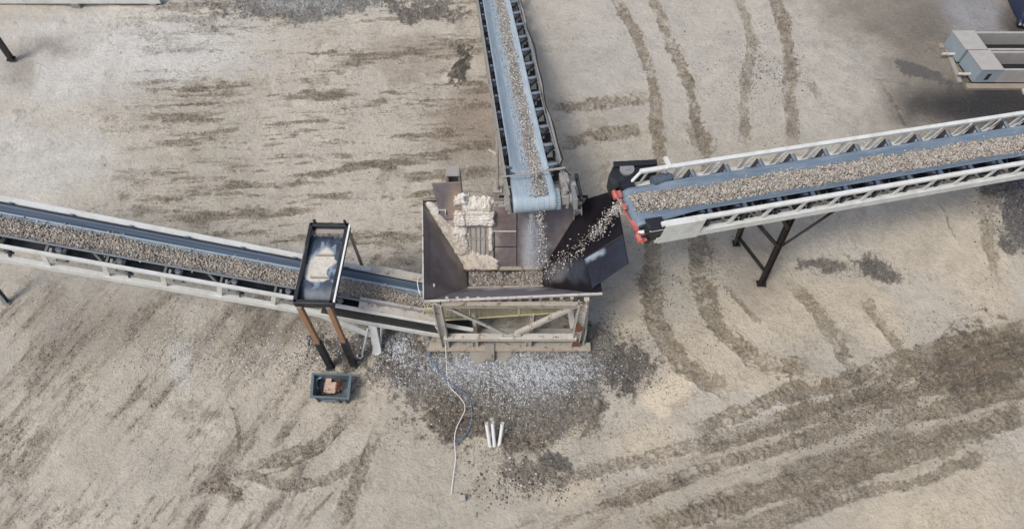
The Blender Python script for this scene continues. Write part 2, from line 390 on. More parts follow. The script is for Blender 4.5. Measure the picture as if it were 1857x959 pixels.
paint(bandR, (0.33, 0.30, 0.245), 0.5); paintd(stR * bandR, (0.31, 0.275, 0.215), 0.6); paintd(sstep(0.2, 0.8, s5 + fine * 0.5) * bandR, (0.21, 0.178, 0.13), 0.5)
rough += stR * bandR
s5b = fbm(X, Y, 0.22, 5, 19, math.radians(17), 4.5, 0.7); paintd(sstep(0.35, 0.8, s5b + s6 * .4) * bandR * sstep(1350, 1750, U), DARK, 0.35); paintd(sstep(-0.1, -0.5, s5b + s6 * .8) * bandR, (0.42, 0.39, 0.325), 0.8)
mott = fbm(X, Y, 0.9, 6, 21, 0, 1, 0.68)
paintd(sstep(0.2, 0.8, mott) * (1 - bandR), MID, 0.32)
paintd(sstep(0.4, 0.9, mott + fine * 0.5), TAN, 0.35); rough += sstep(0.2, 0.8, mott) * 0.4

# pale dust, bluish sky sheen in its colour, upper left and left edge
for b in ((210, 70, 260, 60), (120, 130, 170, 60), (60, 290, 150, 70), (300, 100, 150, 45), (340, 650, 20, 50), (95, 590, 25, 20)):
    paint(blob(*b), COOL, 0.75)
for b in ((1130, 60, 190, 90), (1290, 180, 90, 90), (1500, 170, 120, 110), (1100, 130, 90, 80), (1400, 60, 70, 80)):
    paint(blob(*b), (0.44, 0.435, 0.415), 0.6)
for b in ((1330, 640, 90, 45, 20), (1400, 690, 90, 22, 0), (1560, 560, 50, 40, 40), (1215, 715, 40, 38, 0), (1600, 600, 45, 40, 30), (1700, 440, 130, 60), (1420, 560, 130, 60), (1750, 900, 160, 70, -10), (1660, 935, 130, 40), (1040, 880, 60, 22, -20), (1250, 640, 40, 50), (1180, 800, 60, 40), (1140, 560, 40, 60), (1790, 520, 60, 70)):
    paint(blob(*b), CREAM, 0.62)
paint(blob(1212, 715, 42, 20, -25, 0.15), (0.53, 0.475, 0.38), 0.95); paint(blob(1235, 690, 26, 17, 40, 0.15), (0.53, 0.475, 0.38), 0.95)
for b in ((560, 690, 120, 90), (620, 760, 80, 50, -30), (560, 880, 120, 30, -12), (150, 760, 90, 120, 20), (640, 900, 70, 40)):
    paint(blob(*b), (0.43, 0.40, 0.345), 0.55)
for b in ((185, 590, 120, 45, 0), (480, 600, 90, 26, -8), (560, 590, 60, 30), (95, 610, 40, 60), (1380, 480, 55, 60, 20), (95, 80, 60, 20), (20, 120, 25, 35)):
    paint(blob(*b, edge=0.9, gr=0.1), (0.24, 0.212, 0.175), 0.6)  # shade below the left conveyor and right leg, painted into the soil
paint(blob(930, 330, 110, 60, 0, 0.7, 0.5), (0.33, 0.315, 0.28), 0.5)
for b in ((870, 215, 80, 60), (855, 250, 60, 70), (740, 100, 80, 40)):
    paint(blob(*b), (0.25, 0.205, 0.165), 0.5)
# darkened soil zones in the top right corner
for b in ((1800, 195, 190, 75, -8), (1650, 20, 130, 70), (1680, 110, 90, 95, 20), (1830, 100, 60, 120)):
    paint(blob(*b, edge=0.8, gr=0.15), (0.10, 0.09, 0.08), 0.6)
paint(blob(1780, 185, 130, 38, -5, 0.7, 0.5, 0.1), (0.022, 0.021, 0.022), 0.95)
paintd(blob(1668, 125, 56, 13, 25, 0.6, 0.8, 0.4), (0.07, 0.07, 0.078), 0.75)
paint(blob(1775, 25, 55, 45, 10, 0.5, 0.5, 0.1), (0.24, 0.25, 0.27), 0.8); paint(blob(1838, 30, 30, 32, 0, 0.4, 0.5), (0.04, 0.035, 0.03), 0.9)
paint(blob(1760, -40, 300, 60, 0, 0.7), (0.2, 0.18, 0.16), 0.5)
# coarse dark gravel patches
def gravelly(m, c, k, h=0.03):
    global rough
    sp = sstep(-0.5, 0.5, fine2 + fine * 0.4)
    paint(m, c, k); paint(m * sp, tuple(x * 0.55 for x in c), 0.6 * k); rough += m * 1.1; H[:] = H + m * (0.02 * fine2 + h * 0.4)
GRAV = [((910, 690, 215, 70, 0), (0.24, 0.235, 0.225)), ((940, 755, 140, 45, 0), (0.25, 0.23, 0.195)), ((1130, 675, 55, 38, 0), (0.15, 0.14, 0.12)),
        ((930, 785, 70, 24, 10), (0.27, 0.245, 0.205)), ((1060, 640, 60, 60, 0), (0.14, 0.13, 0.115)), ((730, 640, 60, 50, 30), (0.2, 0.19, 0.175)), ((1830, 335, 62, 38, 20), (0.10, 0.10, 0.115)),
        ((1855, 400, 30, 50, 20), (0.13, 0.13, 0.14)), ((1590, 490, 50, 18, 10), (0.19, 0.18, 0.17)), ((1495, 485, 32, 14, 5), (0.2, 0.19, 0.17)),
        ((560, 12, 160, 26, 0), (0.27, 0.275, 0.275)), ((760, 6, 80, 18, 0), (0.22, 0.21, 0.195)), ((840, 110, 12, 38, -12), (0.07, 0.06, 0.05)), ((1000, 830, 25, 14, 30), (0.14, 0.14, 0.14)),
        ((830, 780, 36, 45, 0), (0.15, 0.13, 0.11)), ((1780, 660, 90, 60, -20), (0.185, 0.158, 0.12)), ((590, 615, 30, 12, 0), (0.16, 0.15, 0.14)), ((650, 640, 50, 34, 0), (0.22, 0.21, 0.195)), ((970, 850, 50, 22, 10), (0.29, 0.265, 0.225))]
for b, c in GRAV: gravelly(dith(blob(*b, edge=0.8), .2), c, 0.8)
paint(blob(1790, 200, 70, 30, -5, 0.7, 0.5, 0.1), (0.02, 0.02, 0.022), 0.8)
BLUEW = [((975, 680, 105, 46, 0), 0.95), ((850, 672, 90, 30, 0), 0.8), ((728, 632, 20, 28, -20), 0.8), ((575, 8, 45, 14, 0), 0.8), ((500, 10, 50, 12, 0), 0.5), ((655, 625, 25, 14, 10), 0.5)]
for b, k in BLUEW: paint(blob(*b, edge=0.6) * (0.55 + 0.45 * sstep(-0.3, 0.4, fine2)), (0.45, 0.47, 0.485), k)
paint(blob(1085, 618, 16, 48, -10, 0.35, 0.3), (0.31, 0.31, 0.29), 0.9)

# wheel ruts and tread prints
def along(pts):
    P = [G(a, b) for a, b in pts]; P = [(p.x, p.y) for p in P]
    Q = []                                                          # round the polyline
    for i in range(len(P) - 1):
        p0 = P[max(i - 1, 0)]; p1 = P[i]; p2 = P[i + 1]; p3 = P[min(i + 2, len(P) - 1)]
        for k in range(6):
            t = k / 6; Q.append(tuple(0.5 * ((2 * p1[j]) + (-p0[j] + p2[j]) * t + (2 * p0[j] - 5 * p1[j] + 4 * p2[j] - p3[j]) * t * t + (-p0[j] + 3 * p1[j] - 3 * p2[j] + p3[j]) * t ** 3) for j in (0, 1)))
    Q.append(P[-1]); Q = np.array(Q)
    lo = Q.min(0) - 1.0; hi = Q.max(0) + 1.0
    i0, i1 = np.searchsorted(gx, (lo[0], hi[0])); j0, j1 = np.searchsorted(gy, (lo[1], hi[1])); sl = (slice(i0, i1), slice(j0, j1))
    x, y = X[sl], Y[sl]; best = np.full(x.shape, 9.0); S = np.zeros(x.shape); D = np.zeros(x.shape); cum = 0; 
    for a, b in zip(Q[:-1], Q[1:]):
        d = b - a; L = math.hypot(*d)
        if L < 1e-6: continue
        t = np.clip(((x - a[0]) * d[0] + (y - a[1]) * d[1]) / L ** 2, 0, 1)
        ex, ey = x - a[0] - t * d[0], y - a[1] - t * d[1]; r = np.hypot(ex, ey); m = r < best
        sd_ = (d[0] * ey - d[1] * ex) / L
        best[m] = r[m]; S[m] = (cum + t * L)[m]; D[m] = sd_[m]; cum += L
    return sl, best, D, S, cum
def rut(pts, w, dark=0.6, depth=0.03, tread=0.5, c=TAN, ragged=0.5, fade=0.8):
    sl, r, D, S, L = along(pts)
    wn = w / 2 * (1 + ragged * (0.45 * fbm(X[sl], Y[sl], 0.7, 4, 31) + 0.35 * fine[sl]))
    D = D + fbm(X[sl], Y[sl], 1.2, 3, 33) * 0.07
    m = sstep(-.10, .16, 1.0 - np.abs(D) / np.maximum(wn, 0.02) + (nzh[sl] - .5) * 1.3); m = m * (r < w * 1.2)
    m *= sstep(0, fade, S) * sstep(L, L - fade, S)
    gap = 0.25 + 0.75 * sstep(-0.45, 0.35, fbm(X[sl], Y[sl], 0.8, 5, 37, 0, 1, .7)); trg = sstep(-.2, .5, fbm(X[sl], Y[sl], 1.0, 2, 38)); tread = tread * (.25 + .75 * trg)
    tr = np.sin(2 * math.pi * (S / 0.17 + np.abs(D) * 3.0)) * np.sin(math.pi * np.clip(np.abs(D) / (w / 2), 0, 1))
    lug = sstep(-0.1, 0.6, tr + fine[sl] * 0.9)
    m = m * (.35 + .65 * sstep(.15, .45, gap + (nzh[sl] - .5) * .9)); gap = np.ones_like(gap)
    e = m * gap * dark * (1 - tread * 0.35 + tread * 0.35 * lug) * (.55 + .6 * sstep(-.25, .25, fine2[sl] + .6 * fine[sl]))
    e2 = (m * gap * dark * tread * sstep(0.15, 0.8, tr * 0.5 + fine[sl] * 0.9))[..., None]
    cc = col[sl]; k = np.clip(e, 0, 1)[..., None]
    cc = cc * (1 - k) + np.array(c) * k; cc = cc * (1 - 0.75 * e2) + np.array((0.115, 0.095, 0.068)) * 0.75 * e2; lt = (m * tread * sstep(.2, .8, -tr * .6 + fine[sl] * .8) * .35)[..., None]; cc = cc * (1 - lt) + np.array((0.40, 0.365, 0.30)) * lt
    col[sl] = cc
    lip = np.exp(-((np.abs(D) - w / 2) / 0.06) ** 2) * (r < w) * sstep(0, fade, S) * sstep(L, L - fade, S)
    H[sl] += -m * depth * .8 + m * tread * 0.045 * tr + lip * depth * 0.9 * (0.6 + fine[sl]) + m * 0.02 * fine[sl]
    ln = sstep(.5, .9, np.exp(-((np.abs(D) - wn * .93 + .05 * fine2[sl]) / 0.030) ** 2) - .35 * (nzh[sl] > .62)) * (r < w) * sstep(0, fade, S) * sstep(L, L - fade, S) * (w > .2)
    cc = col[sl]; k = (ln * min(1, dark + .1) * .7 * np.where(D > 0, 1, .55) * sstep(-.3, .3, fbm(X[sl], Y[sl], .9, 4, 39)))[..., None]; col[sl] = cc * (1 - k) + np.array((0.125, 0.104, 0.074)) * k; H[sl] -= ln * .02
    rough[sl] += m * 0.9
BR = (0.265, 0.230, 0.172); DK = (0.235, 0.20, 0.148)
RUTS = [
 ([(1105, -20), (1150, 60), (1182, 140), (1190, 230), (1195, 300), (1190, 400)], .42, .75, .03, .7, BR),
 ([(1195, 300), (1185, 450), (1178, 520), (1195, 600), (1245, 665), (1345, 728)], .62, .8, .04, .8, BR),
 ([(1175, -20), (1215, 70), (1248, 150), (1262, 215), (1285, 290), (1275, 380)], .42, .7, .03, .6, BR),
 ([(1250, 205), (1262, 235), (1290, 290)], .85, .75, .03, .6, BR),
 ([(1268, 400), (1272, 520), (1310, 600), (1390, 655), (1490, 668)], .6, .8, .04, .8, BR),
 ([(1300, 500), (1345, 560), (1400, 600)], .16, .4, .02, .3, BR),
 ([(1335, -20), (1362, 70), (1352, 160), (1350, 285)], .38, .55, .02, .5, MID),
 ([(1402, -20), (1428, 80), (1432, 180), (1440, 275)], .5, .7, .025, .7, BR),
 ([(990, 196), (1090, 190), (1200, 172)], .55, .6, .03, .8, BR), ([(1000, 268), (1100, 247), (1190, 228)], .6, .6, .03, .8, BR),
 ([(1425, 500), (1480, 560), (1530, 640), (1570, 710)], .42, .65, .03, .8, BR), ([(1550, 520), (1605, 600), (1660, 665)], .38, .6, .03, .8, BR),
 ([(1240, 795), (1400, 725), (1560, 680), (1700, 630), (1880, 590)], .5, .8, .04, .9, BR), ([(1380, 765), (1560, 715), (1720, 650), (1880, 612)], .4, .75, .035, .9, DK),
 ([(1550, 740), (1700, 700), (1880, 650)], .5, .7, .035, .9, DK), ([(1590, 770), (1740, 735), (1880, 700)], .5, .6, .035, .9, BR), ([(1050, 935), (1250, 860), (1450, 800), (1600, 745)], .42, .6, .03, .7, BR),
 ([(1150, 965), (1350, 905), (1560, 855), (1880, 745)], .55, .7, .04, .9, BR), ([(1350, 975), (1500, 915), (1700, 860), (1800, 815)], .3, .5, .03, .8, BR), ([(1000, 870), (1200, 820), (1400, 770)], .35, .45, .03, .7, BR),
 ([(430, 850), (520, 828), (600, 790), (660, 735)], .35, .55, .045, .3, MID), ([(375, 870), (450, 860), (540, 880), (640, 850), (700, 790)], .35, .45, .04, .5, MID),
 ([(330, 900), (400, 880), (470, 935)], .3, .5, .03, .5, BR), ([(400, 690), (430, 760), (432, 850)], .12, .5, .03, .5, MID), ([(590, 965), (650, 880), (700, 760)], .4, .3, .04, .5, MID),
 ([(530, 960), (600, 900), (640, 850)], .08, .6, .03, .2, BR), ([(430, 872), (520, 848), (590, 812), (640, 760)], .08, .8, .04, .2, DK),
 ([(1700, 350), (1720, 400), (1750, 460)], .08, .5, .02, .2, BR), ([(1780, 330), (1790, 420), (1810, 520)], .35, .4, .02, .3, BR), ([(1590, 130), (1640, 220), (1650, 260)], .15, .35, .01, .3, TAN), ([(1450, 130), (1500, 190)], .3, .25, .01, .3, TAN), ([(1560, 135), (1680, 160)], .06, .5, .01, .1, TAN),
]
for a, *r in RUTS: rut(a, r[0] * .85, *r[1:4], c=tuple(q * 1.08 for q in r[4]))
# broad relief, mounds of gravel, dust heap edge at the top left
H += fbm(X, Y, 3.0, 4, 41) * 0.06 + np.clip(rough, 0, 1.3) * (fine * 0.026 + fine2 * 0.030) + fine * 0.004
H += blob(930, 690, 200, 70) * 0.10 + blob(1840, 335, 60, 34) * 0.45 + blob(1340, 520, 40, 40) * 0.05
ridge = np.exp(-((V_ - 12 - wob * 0.5) / 8) ** 2) * sstep(440, 380, U); H += ridge * 0.10; H += blob(100, 10, 330, 22) * 0.08
pit = blob(15, 108, 38, 34, 0, 0.3, 0.6); H -= pit * 0.07
H *= inner
edge = np.clip(np.minimum(np.minimum(X + 18.5, 18.5 - X), np.minimum(Y - 1.5, 21.2 - Y)) / 1.0, 0, 1); H *= edge
rq = np.clip(rough, 0, 1)
def dcrack(ang, st, seed, size, reg, k):
    global H
    r = 1 - np.abs(fbm(X, Y, size, 5, seed, ang, st, .7)) * 3.0; msk = sstep(.80, .97, r) * sstep(-.35, .3, fbm(X, Y, 1.3, 4, seed + 1, ang, 1.6)) * reg
    paint(msk, (0.145, 0.122, 0.088), k); H -= msk * .014; lit = sstep(.80, .97, 1 - np.abs(fbm(X + .04, Y + .03, size, 5, seed, ang, st, .7)) * 3.0) * (1 - msk) * sstep(-.35, .3, fbm(X, Y, 1.3, 4, seed + 1, ang, 1.6)) * reg; H += lit * .012
dcrack(math.radians(62), 3.0, 101, 0.34, regB, .55); dcrack(0.05, 3.2, 103, 0.30, wL, .5); dcrack(math.radians(17), 3.2, 105, 0.30, bandR, .6)
dcrack(math.radians(40), 1.5, 107, 0.30, np.clip(1 - bandR - regL - regB, 0, 1) * .8, .35)
cl1 = 1 - np.abs(fbm(X, Y, 0.55, 5, 91, 0, 1, .65)) * 2.2; cl2 = 1 - np.abs(fbm(X, Y, 0.9, 5, 92, .3, 2.0, .65)) * 2.2
crack = sstep(.80, .98, cl1) * (0.15 + .5 * rq) + sstep(.86, .98, cl2) * (0.25 + .4 * rq)
paint(crack * sstep(-.4, .4, fbm(X, Y, 1.4, 3, 93)), (0.12, 0.10, 0.075), 0.6); H -= crack * 0.015
g3 = fbm(X, Y, 0.45, 5, 94, 0, 1, .75)
clod = sstep(.15, .55, fbm(X, Y, 0.16, 3, 95, 0, 1, .8)) * sstep(-.2, .5, fbm(X, Y, 1.1, 4, 96)); paint(clod, (0.15, 0.13, 0.095), 0.09) ; paint(clod * rq, (0.11, 0.095, 0.07), 0.4)
pw_ = sstep(.3, .7, fbm(X, Y, 0.2, 3, 97, 0, 1, .8)); paint(pw_ * rq, (0.46, 0.44, 0.38), 0.35)
CRM = (0.62, 0.565, 0.455); paint(blob(1208, 718, 46, 16, -24, 0.2, .8), CRM, 0.95); paint(blob(1236, 690, 22, 26, 35, 0.2, .8), CRM, 0.95); paint(blob(1205, 748, 14, 12, 0, .2, .8), CRM, .9); paint(blob(1092, 600, 17, 60, -8, .25, .4), (.40, .395, .36), .85); rq = rq * (1 - blob(1215, 712, 50, 35, 0, .3, .8)); rough = rough * (1 - blob(1215, 712, 50, 35, 0, .3, .8)); paint(blob(1040, 780, 12, 9, 0, 0.3, .3), (0.5, 0.46, 0.38), .8)
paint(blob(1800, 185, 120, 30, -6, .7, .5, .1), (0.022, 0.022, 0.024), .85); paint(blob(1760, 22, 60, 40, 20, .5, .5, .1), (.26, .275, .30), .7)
H += clod * rq * .012
col *= np.array((1.035, 0.985, 0.915)) * (1 + 0.26 * g3 * (.35 + .8 * rq))[..., None]
col *= (1 + 0.10 * fine[..., None] + 0.05 * fine2[..., None] * (0.4 + np.clip(rough, 0, 1)[..., None]))
m, t, b = new_mat('quarry_floor')
a = attr(t, 'tint'); rg = attr(t, 'grit'); v = coords(t)
n1 = noise(t, v, 17, 5, 0.8); n2 = noise(t, v, 7, 6, 0.7)
vo = t.nodes.new('ShaderNodeTexVoronoi'); vo.inputs['Scale'].default_value = 17; t.links.new(v, vo.inputs['Vector'])
def mulf(t, a_, b_):
    k = t.nodes.new('ShaderNodeMath'); k.operation = 'MULTIPLY'
    for i, q in enumerate((a_, b_)):
        if isinstance(q, (int, float)): k.inputs[i].default_value = q
        else: t.links.new(q, k.inputs[i])
    return k.outputs[0]
g = ramp(t, rg.outputs['Fac'], 0.0, 1.0, 0.22, 0.95)
c = mix(t, mulf(t, g, ramp(t, n1, 0.50, 0.62)), a.outputs['Color'], mix(t, 0.50, a.outputs['Color'], (0.04, 0.032, 0.022)))
c = mix(t, mulf(t, g, ramp(t, n1, 0.46, 0.34, 0, 0.85)), c, mix(t, 0.5, a.outputs['Color'], (0.62, 0.60, 0.55)))
c = mix(t, ramp(t, n2, 0.5, 0.75, 0, 0.16), c, (0.12, 0.10, 0.08))
t.links.new(c, b.inputs['Base Color']); b.inputs['Roughness'].default_value = 0.85
hm = mix(t, rg.outputs['Fac'], n2, n1)
bump(t, b, hm, 1.0, 0.08)
M['ground'] = m
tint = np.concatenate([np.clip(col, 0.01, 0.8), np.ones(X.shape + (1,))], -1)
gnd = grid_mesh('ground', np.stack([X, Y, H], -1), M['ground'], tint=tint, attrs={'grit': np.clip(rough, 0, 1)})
tag(gnd, 'pale muddy quarry floor with wheel tracks', None, None, 'structure')
def gz(x, y):
    i = np.clip(np.searchsorted(gx, x), 0, len(gx) - 1); j = np.clip(np.searchsorted(gy, y), 0, len(gy) - 1); return H[i, j]

# loose stones on the ground
def clods(n):
    w_ = (np.clip(rough, 0, 1.2) ** 2 * inner * (H < .3))[1:-1, 1:-1]; w_ = w_ * sstep(.0, .6, nzh[1:-1, 1:-1]); f = w_.ravel(); cs = np.cumsum(f); k = np.searchsorted(cs, rng.random(n) * cs[-1]); i, j = np.unravel_index(np.minimum(k, f.size - 1), w_.shape); i += 1; j += 1
    x = gx[i] + rng.uniform(-.013, .013, n); y = gy[j] + rng.uniform(-.013, .013, n); s_ = .008 + .022 * rng.random(n) ** 2.2; cc = col[i, j] * rng.uniform(.62, 1.3, (n, 1))
    return np.stack([x, y, H[i, j] + s_ * .3], -1), s_, np.clip(cc, .02, .6)
def scatter_px(n, cx, cy, rx, ry, rot=0, power=0.7):
    a = rng.random(n) * 2 * math.pi; r = np.abs(rng.normal(0, .62, n)) ** power; r = np.minimum(r, 1.9) * (1 + .3 * np.sin(a * 3 + cx) + .2 * np.sin(a * 7 + cy)) * .9; u = r * np.cos(a) * rx; v = r * np.sin(a) * ry; c_, s_ = math.cos(math.radians(rot)), math.sin(math.radians(rot))
    px = cx + u * c_ - v * s_; py = cy + u * s_ + v * c_
    vv = (H0 / 2 - py) / FPX; d = CAMZ / (SP - vv * CP); return (px - W0 / 2) / FPX * d, d * (CP + vv * SP)
def patch(n, smin, smax, base, light, lightcol, *b, var=0.3, power=0.7):
    x, y = scatter_px(n, *b, power=power); s = rng.uniform(smin, smax, n) * rng.uniform(0.6, 1.1, n)
    return np.stack([x, y, gz(x, y) + s * 0.15], -1), s, tints(n, base, var, 0.05, light, lightcol)
def join(*ps): return [np.concatenate(q) for q in zip(*ps)]
BW = (0.58, 0.61, 0.64)
P, S, T = join(patch(9000, .012, .026, (0.24, 0.235, 0.225), .35, BW, 915, 690, 205, 66), patch(9500, .011, .024, (0.38, 0.40, 0.415), .6, BW, 970, 680, 110, 44, power=0.6),
    patch(5200, .011, .024, (0.31, 0.325, 0.34), .5, BW, 845, 672, 92, 30), patch(4600, .011, .024, (0.23, 0.21, 0.18), .2, (0.42, 0.39, 0.35), 950, 760, 150, 62),
    patch(2600, .012, .026, (0.15, 0.14, 0.125), .1, (0.4, 0.37, 0.33), 1125, 670, 75, 52), patch(1800, .015, .032, (0.22, 0.20, 0.175), .2, BW, 730, 650, 75, 60), patch(700, .015, .035, (0.4, 0.42, 0.44), .6, BW, 727, 635, 24, 34),
    patch(700, .010, .022, (0.26, 0.24, 0.2), .15, (0.42, 0.39, 0.34), 930, 830, 120, 50), patch(1600, .012, .028, (0.17, 0.16, 0.14), .12, (0.4, 0.37, 0.33), 1085, 620, 50, 60), patch(1500, .015, .03, (0.22, 0.19, 0.15), .2, (0.45, 0.41, 0.35), 830, 720, 130, 90))
stones('gravel_bed', P, S, T, 'blue grey and dark gravel spread on the ground below the hopper', 'gravel', fine=False)
P, S, T = join(patch(3800, .016, .036, (0.12, 0.12, 0.135), .15, (0.3, 0.31, 0.34), 1850, 332, 50, 26, 15), patch(900, .015, .035, (0.12, 0.12, 0.13), .1, (0.3, 0.31, 0.34), 1840, 380, 60, 60))
stones('dark_gravel_heap', P, S, T, 'dark blue grey gravel heap at the right edge under the right conveyor', 'gravel', fine=False)
P, S, T = join(patch(1500, .012, .026, (0.35, 0.33, 0.29), .5, (0.62, 0.61, 0.58), 330, 640, 330, 110), patch(900, .012, .03, (0.4, 0.38, 0.34), .5, (0.62, 0.61, 0.58), 500, 650, 200, 80), patch(500, .01, .022, (0.3, 0.27, 0.22), .4, (0.6, 0.58, 0.54), 300, 800, 300, 130),
    patch(900, .012, .03, (0.17, 0.16, 0.15), .25, BW, 590, 640, 70, 45), patch(2600, .01, .022, (0.25, 0.22, 0.18), .15, (0.5, 0.48, 0.43), 640, 210, 320, 200), patch(800, .012, .028, (0.3, 0.31, 0.32), .5, BW, 560, 12, 180, 20),
    patch(900, .012, .026, (0.2, 0.17, 0.13), .1, (0.5, 0.47, 0.4), 1195, 560, 60, 170), patch(700, .012, .025, (0.2, 0.17, 0.13), .1, (0.5, 0.47, 0.4), 1290, 520, 60, 140), patch(3000, .012, .028, (0.15, 0.125, 0.095), .06, (0.45, 0.4, 0.33), 1600, 720, 330, 110, -18),
    patch(700, .010, .022, (0.13, 0.13, 0.13), .1, (0.3, 0.31, 0.33), 1590, 488, 60, 24, 10), patch(350, .010, .022, (0.14, 0.135, 0.13), .1, (0.3, 0.31, 0.33), 1495, 485, 50, 22), patch(900, .012, .026, (0.12, 0.11, 0.1), .1, (0.4, 0.38, 0.35), 1380, 130, 110, 130), patch(500, .015, .05, (0.24, 0.21, 0.175), .2, (0.5, 0.47, 0.42), 950, 880, 130, 40))
q_ = clods(60000); stones('mud_clods', *q_, 'crumbled brown mud clods along the wheel ruts', 'mud', fine=True)
stones('loose_stones', P, S, T, 'small loose stones strewn over the muddy quarry floor', 'stones', fine=False)

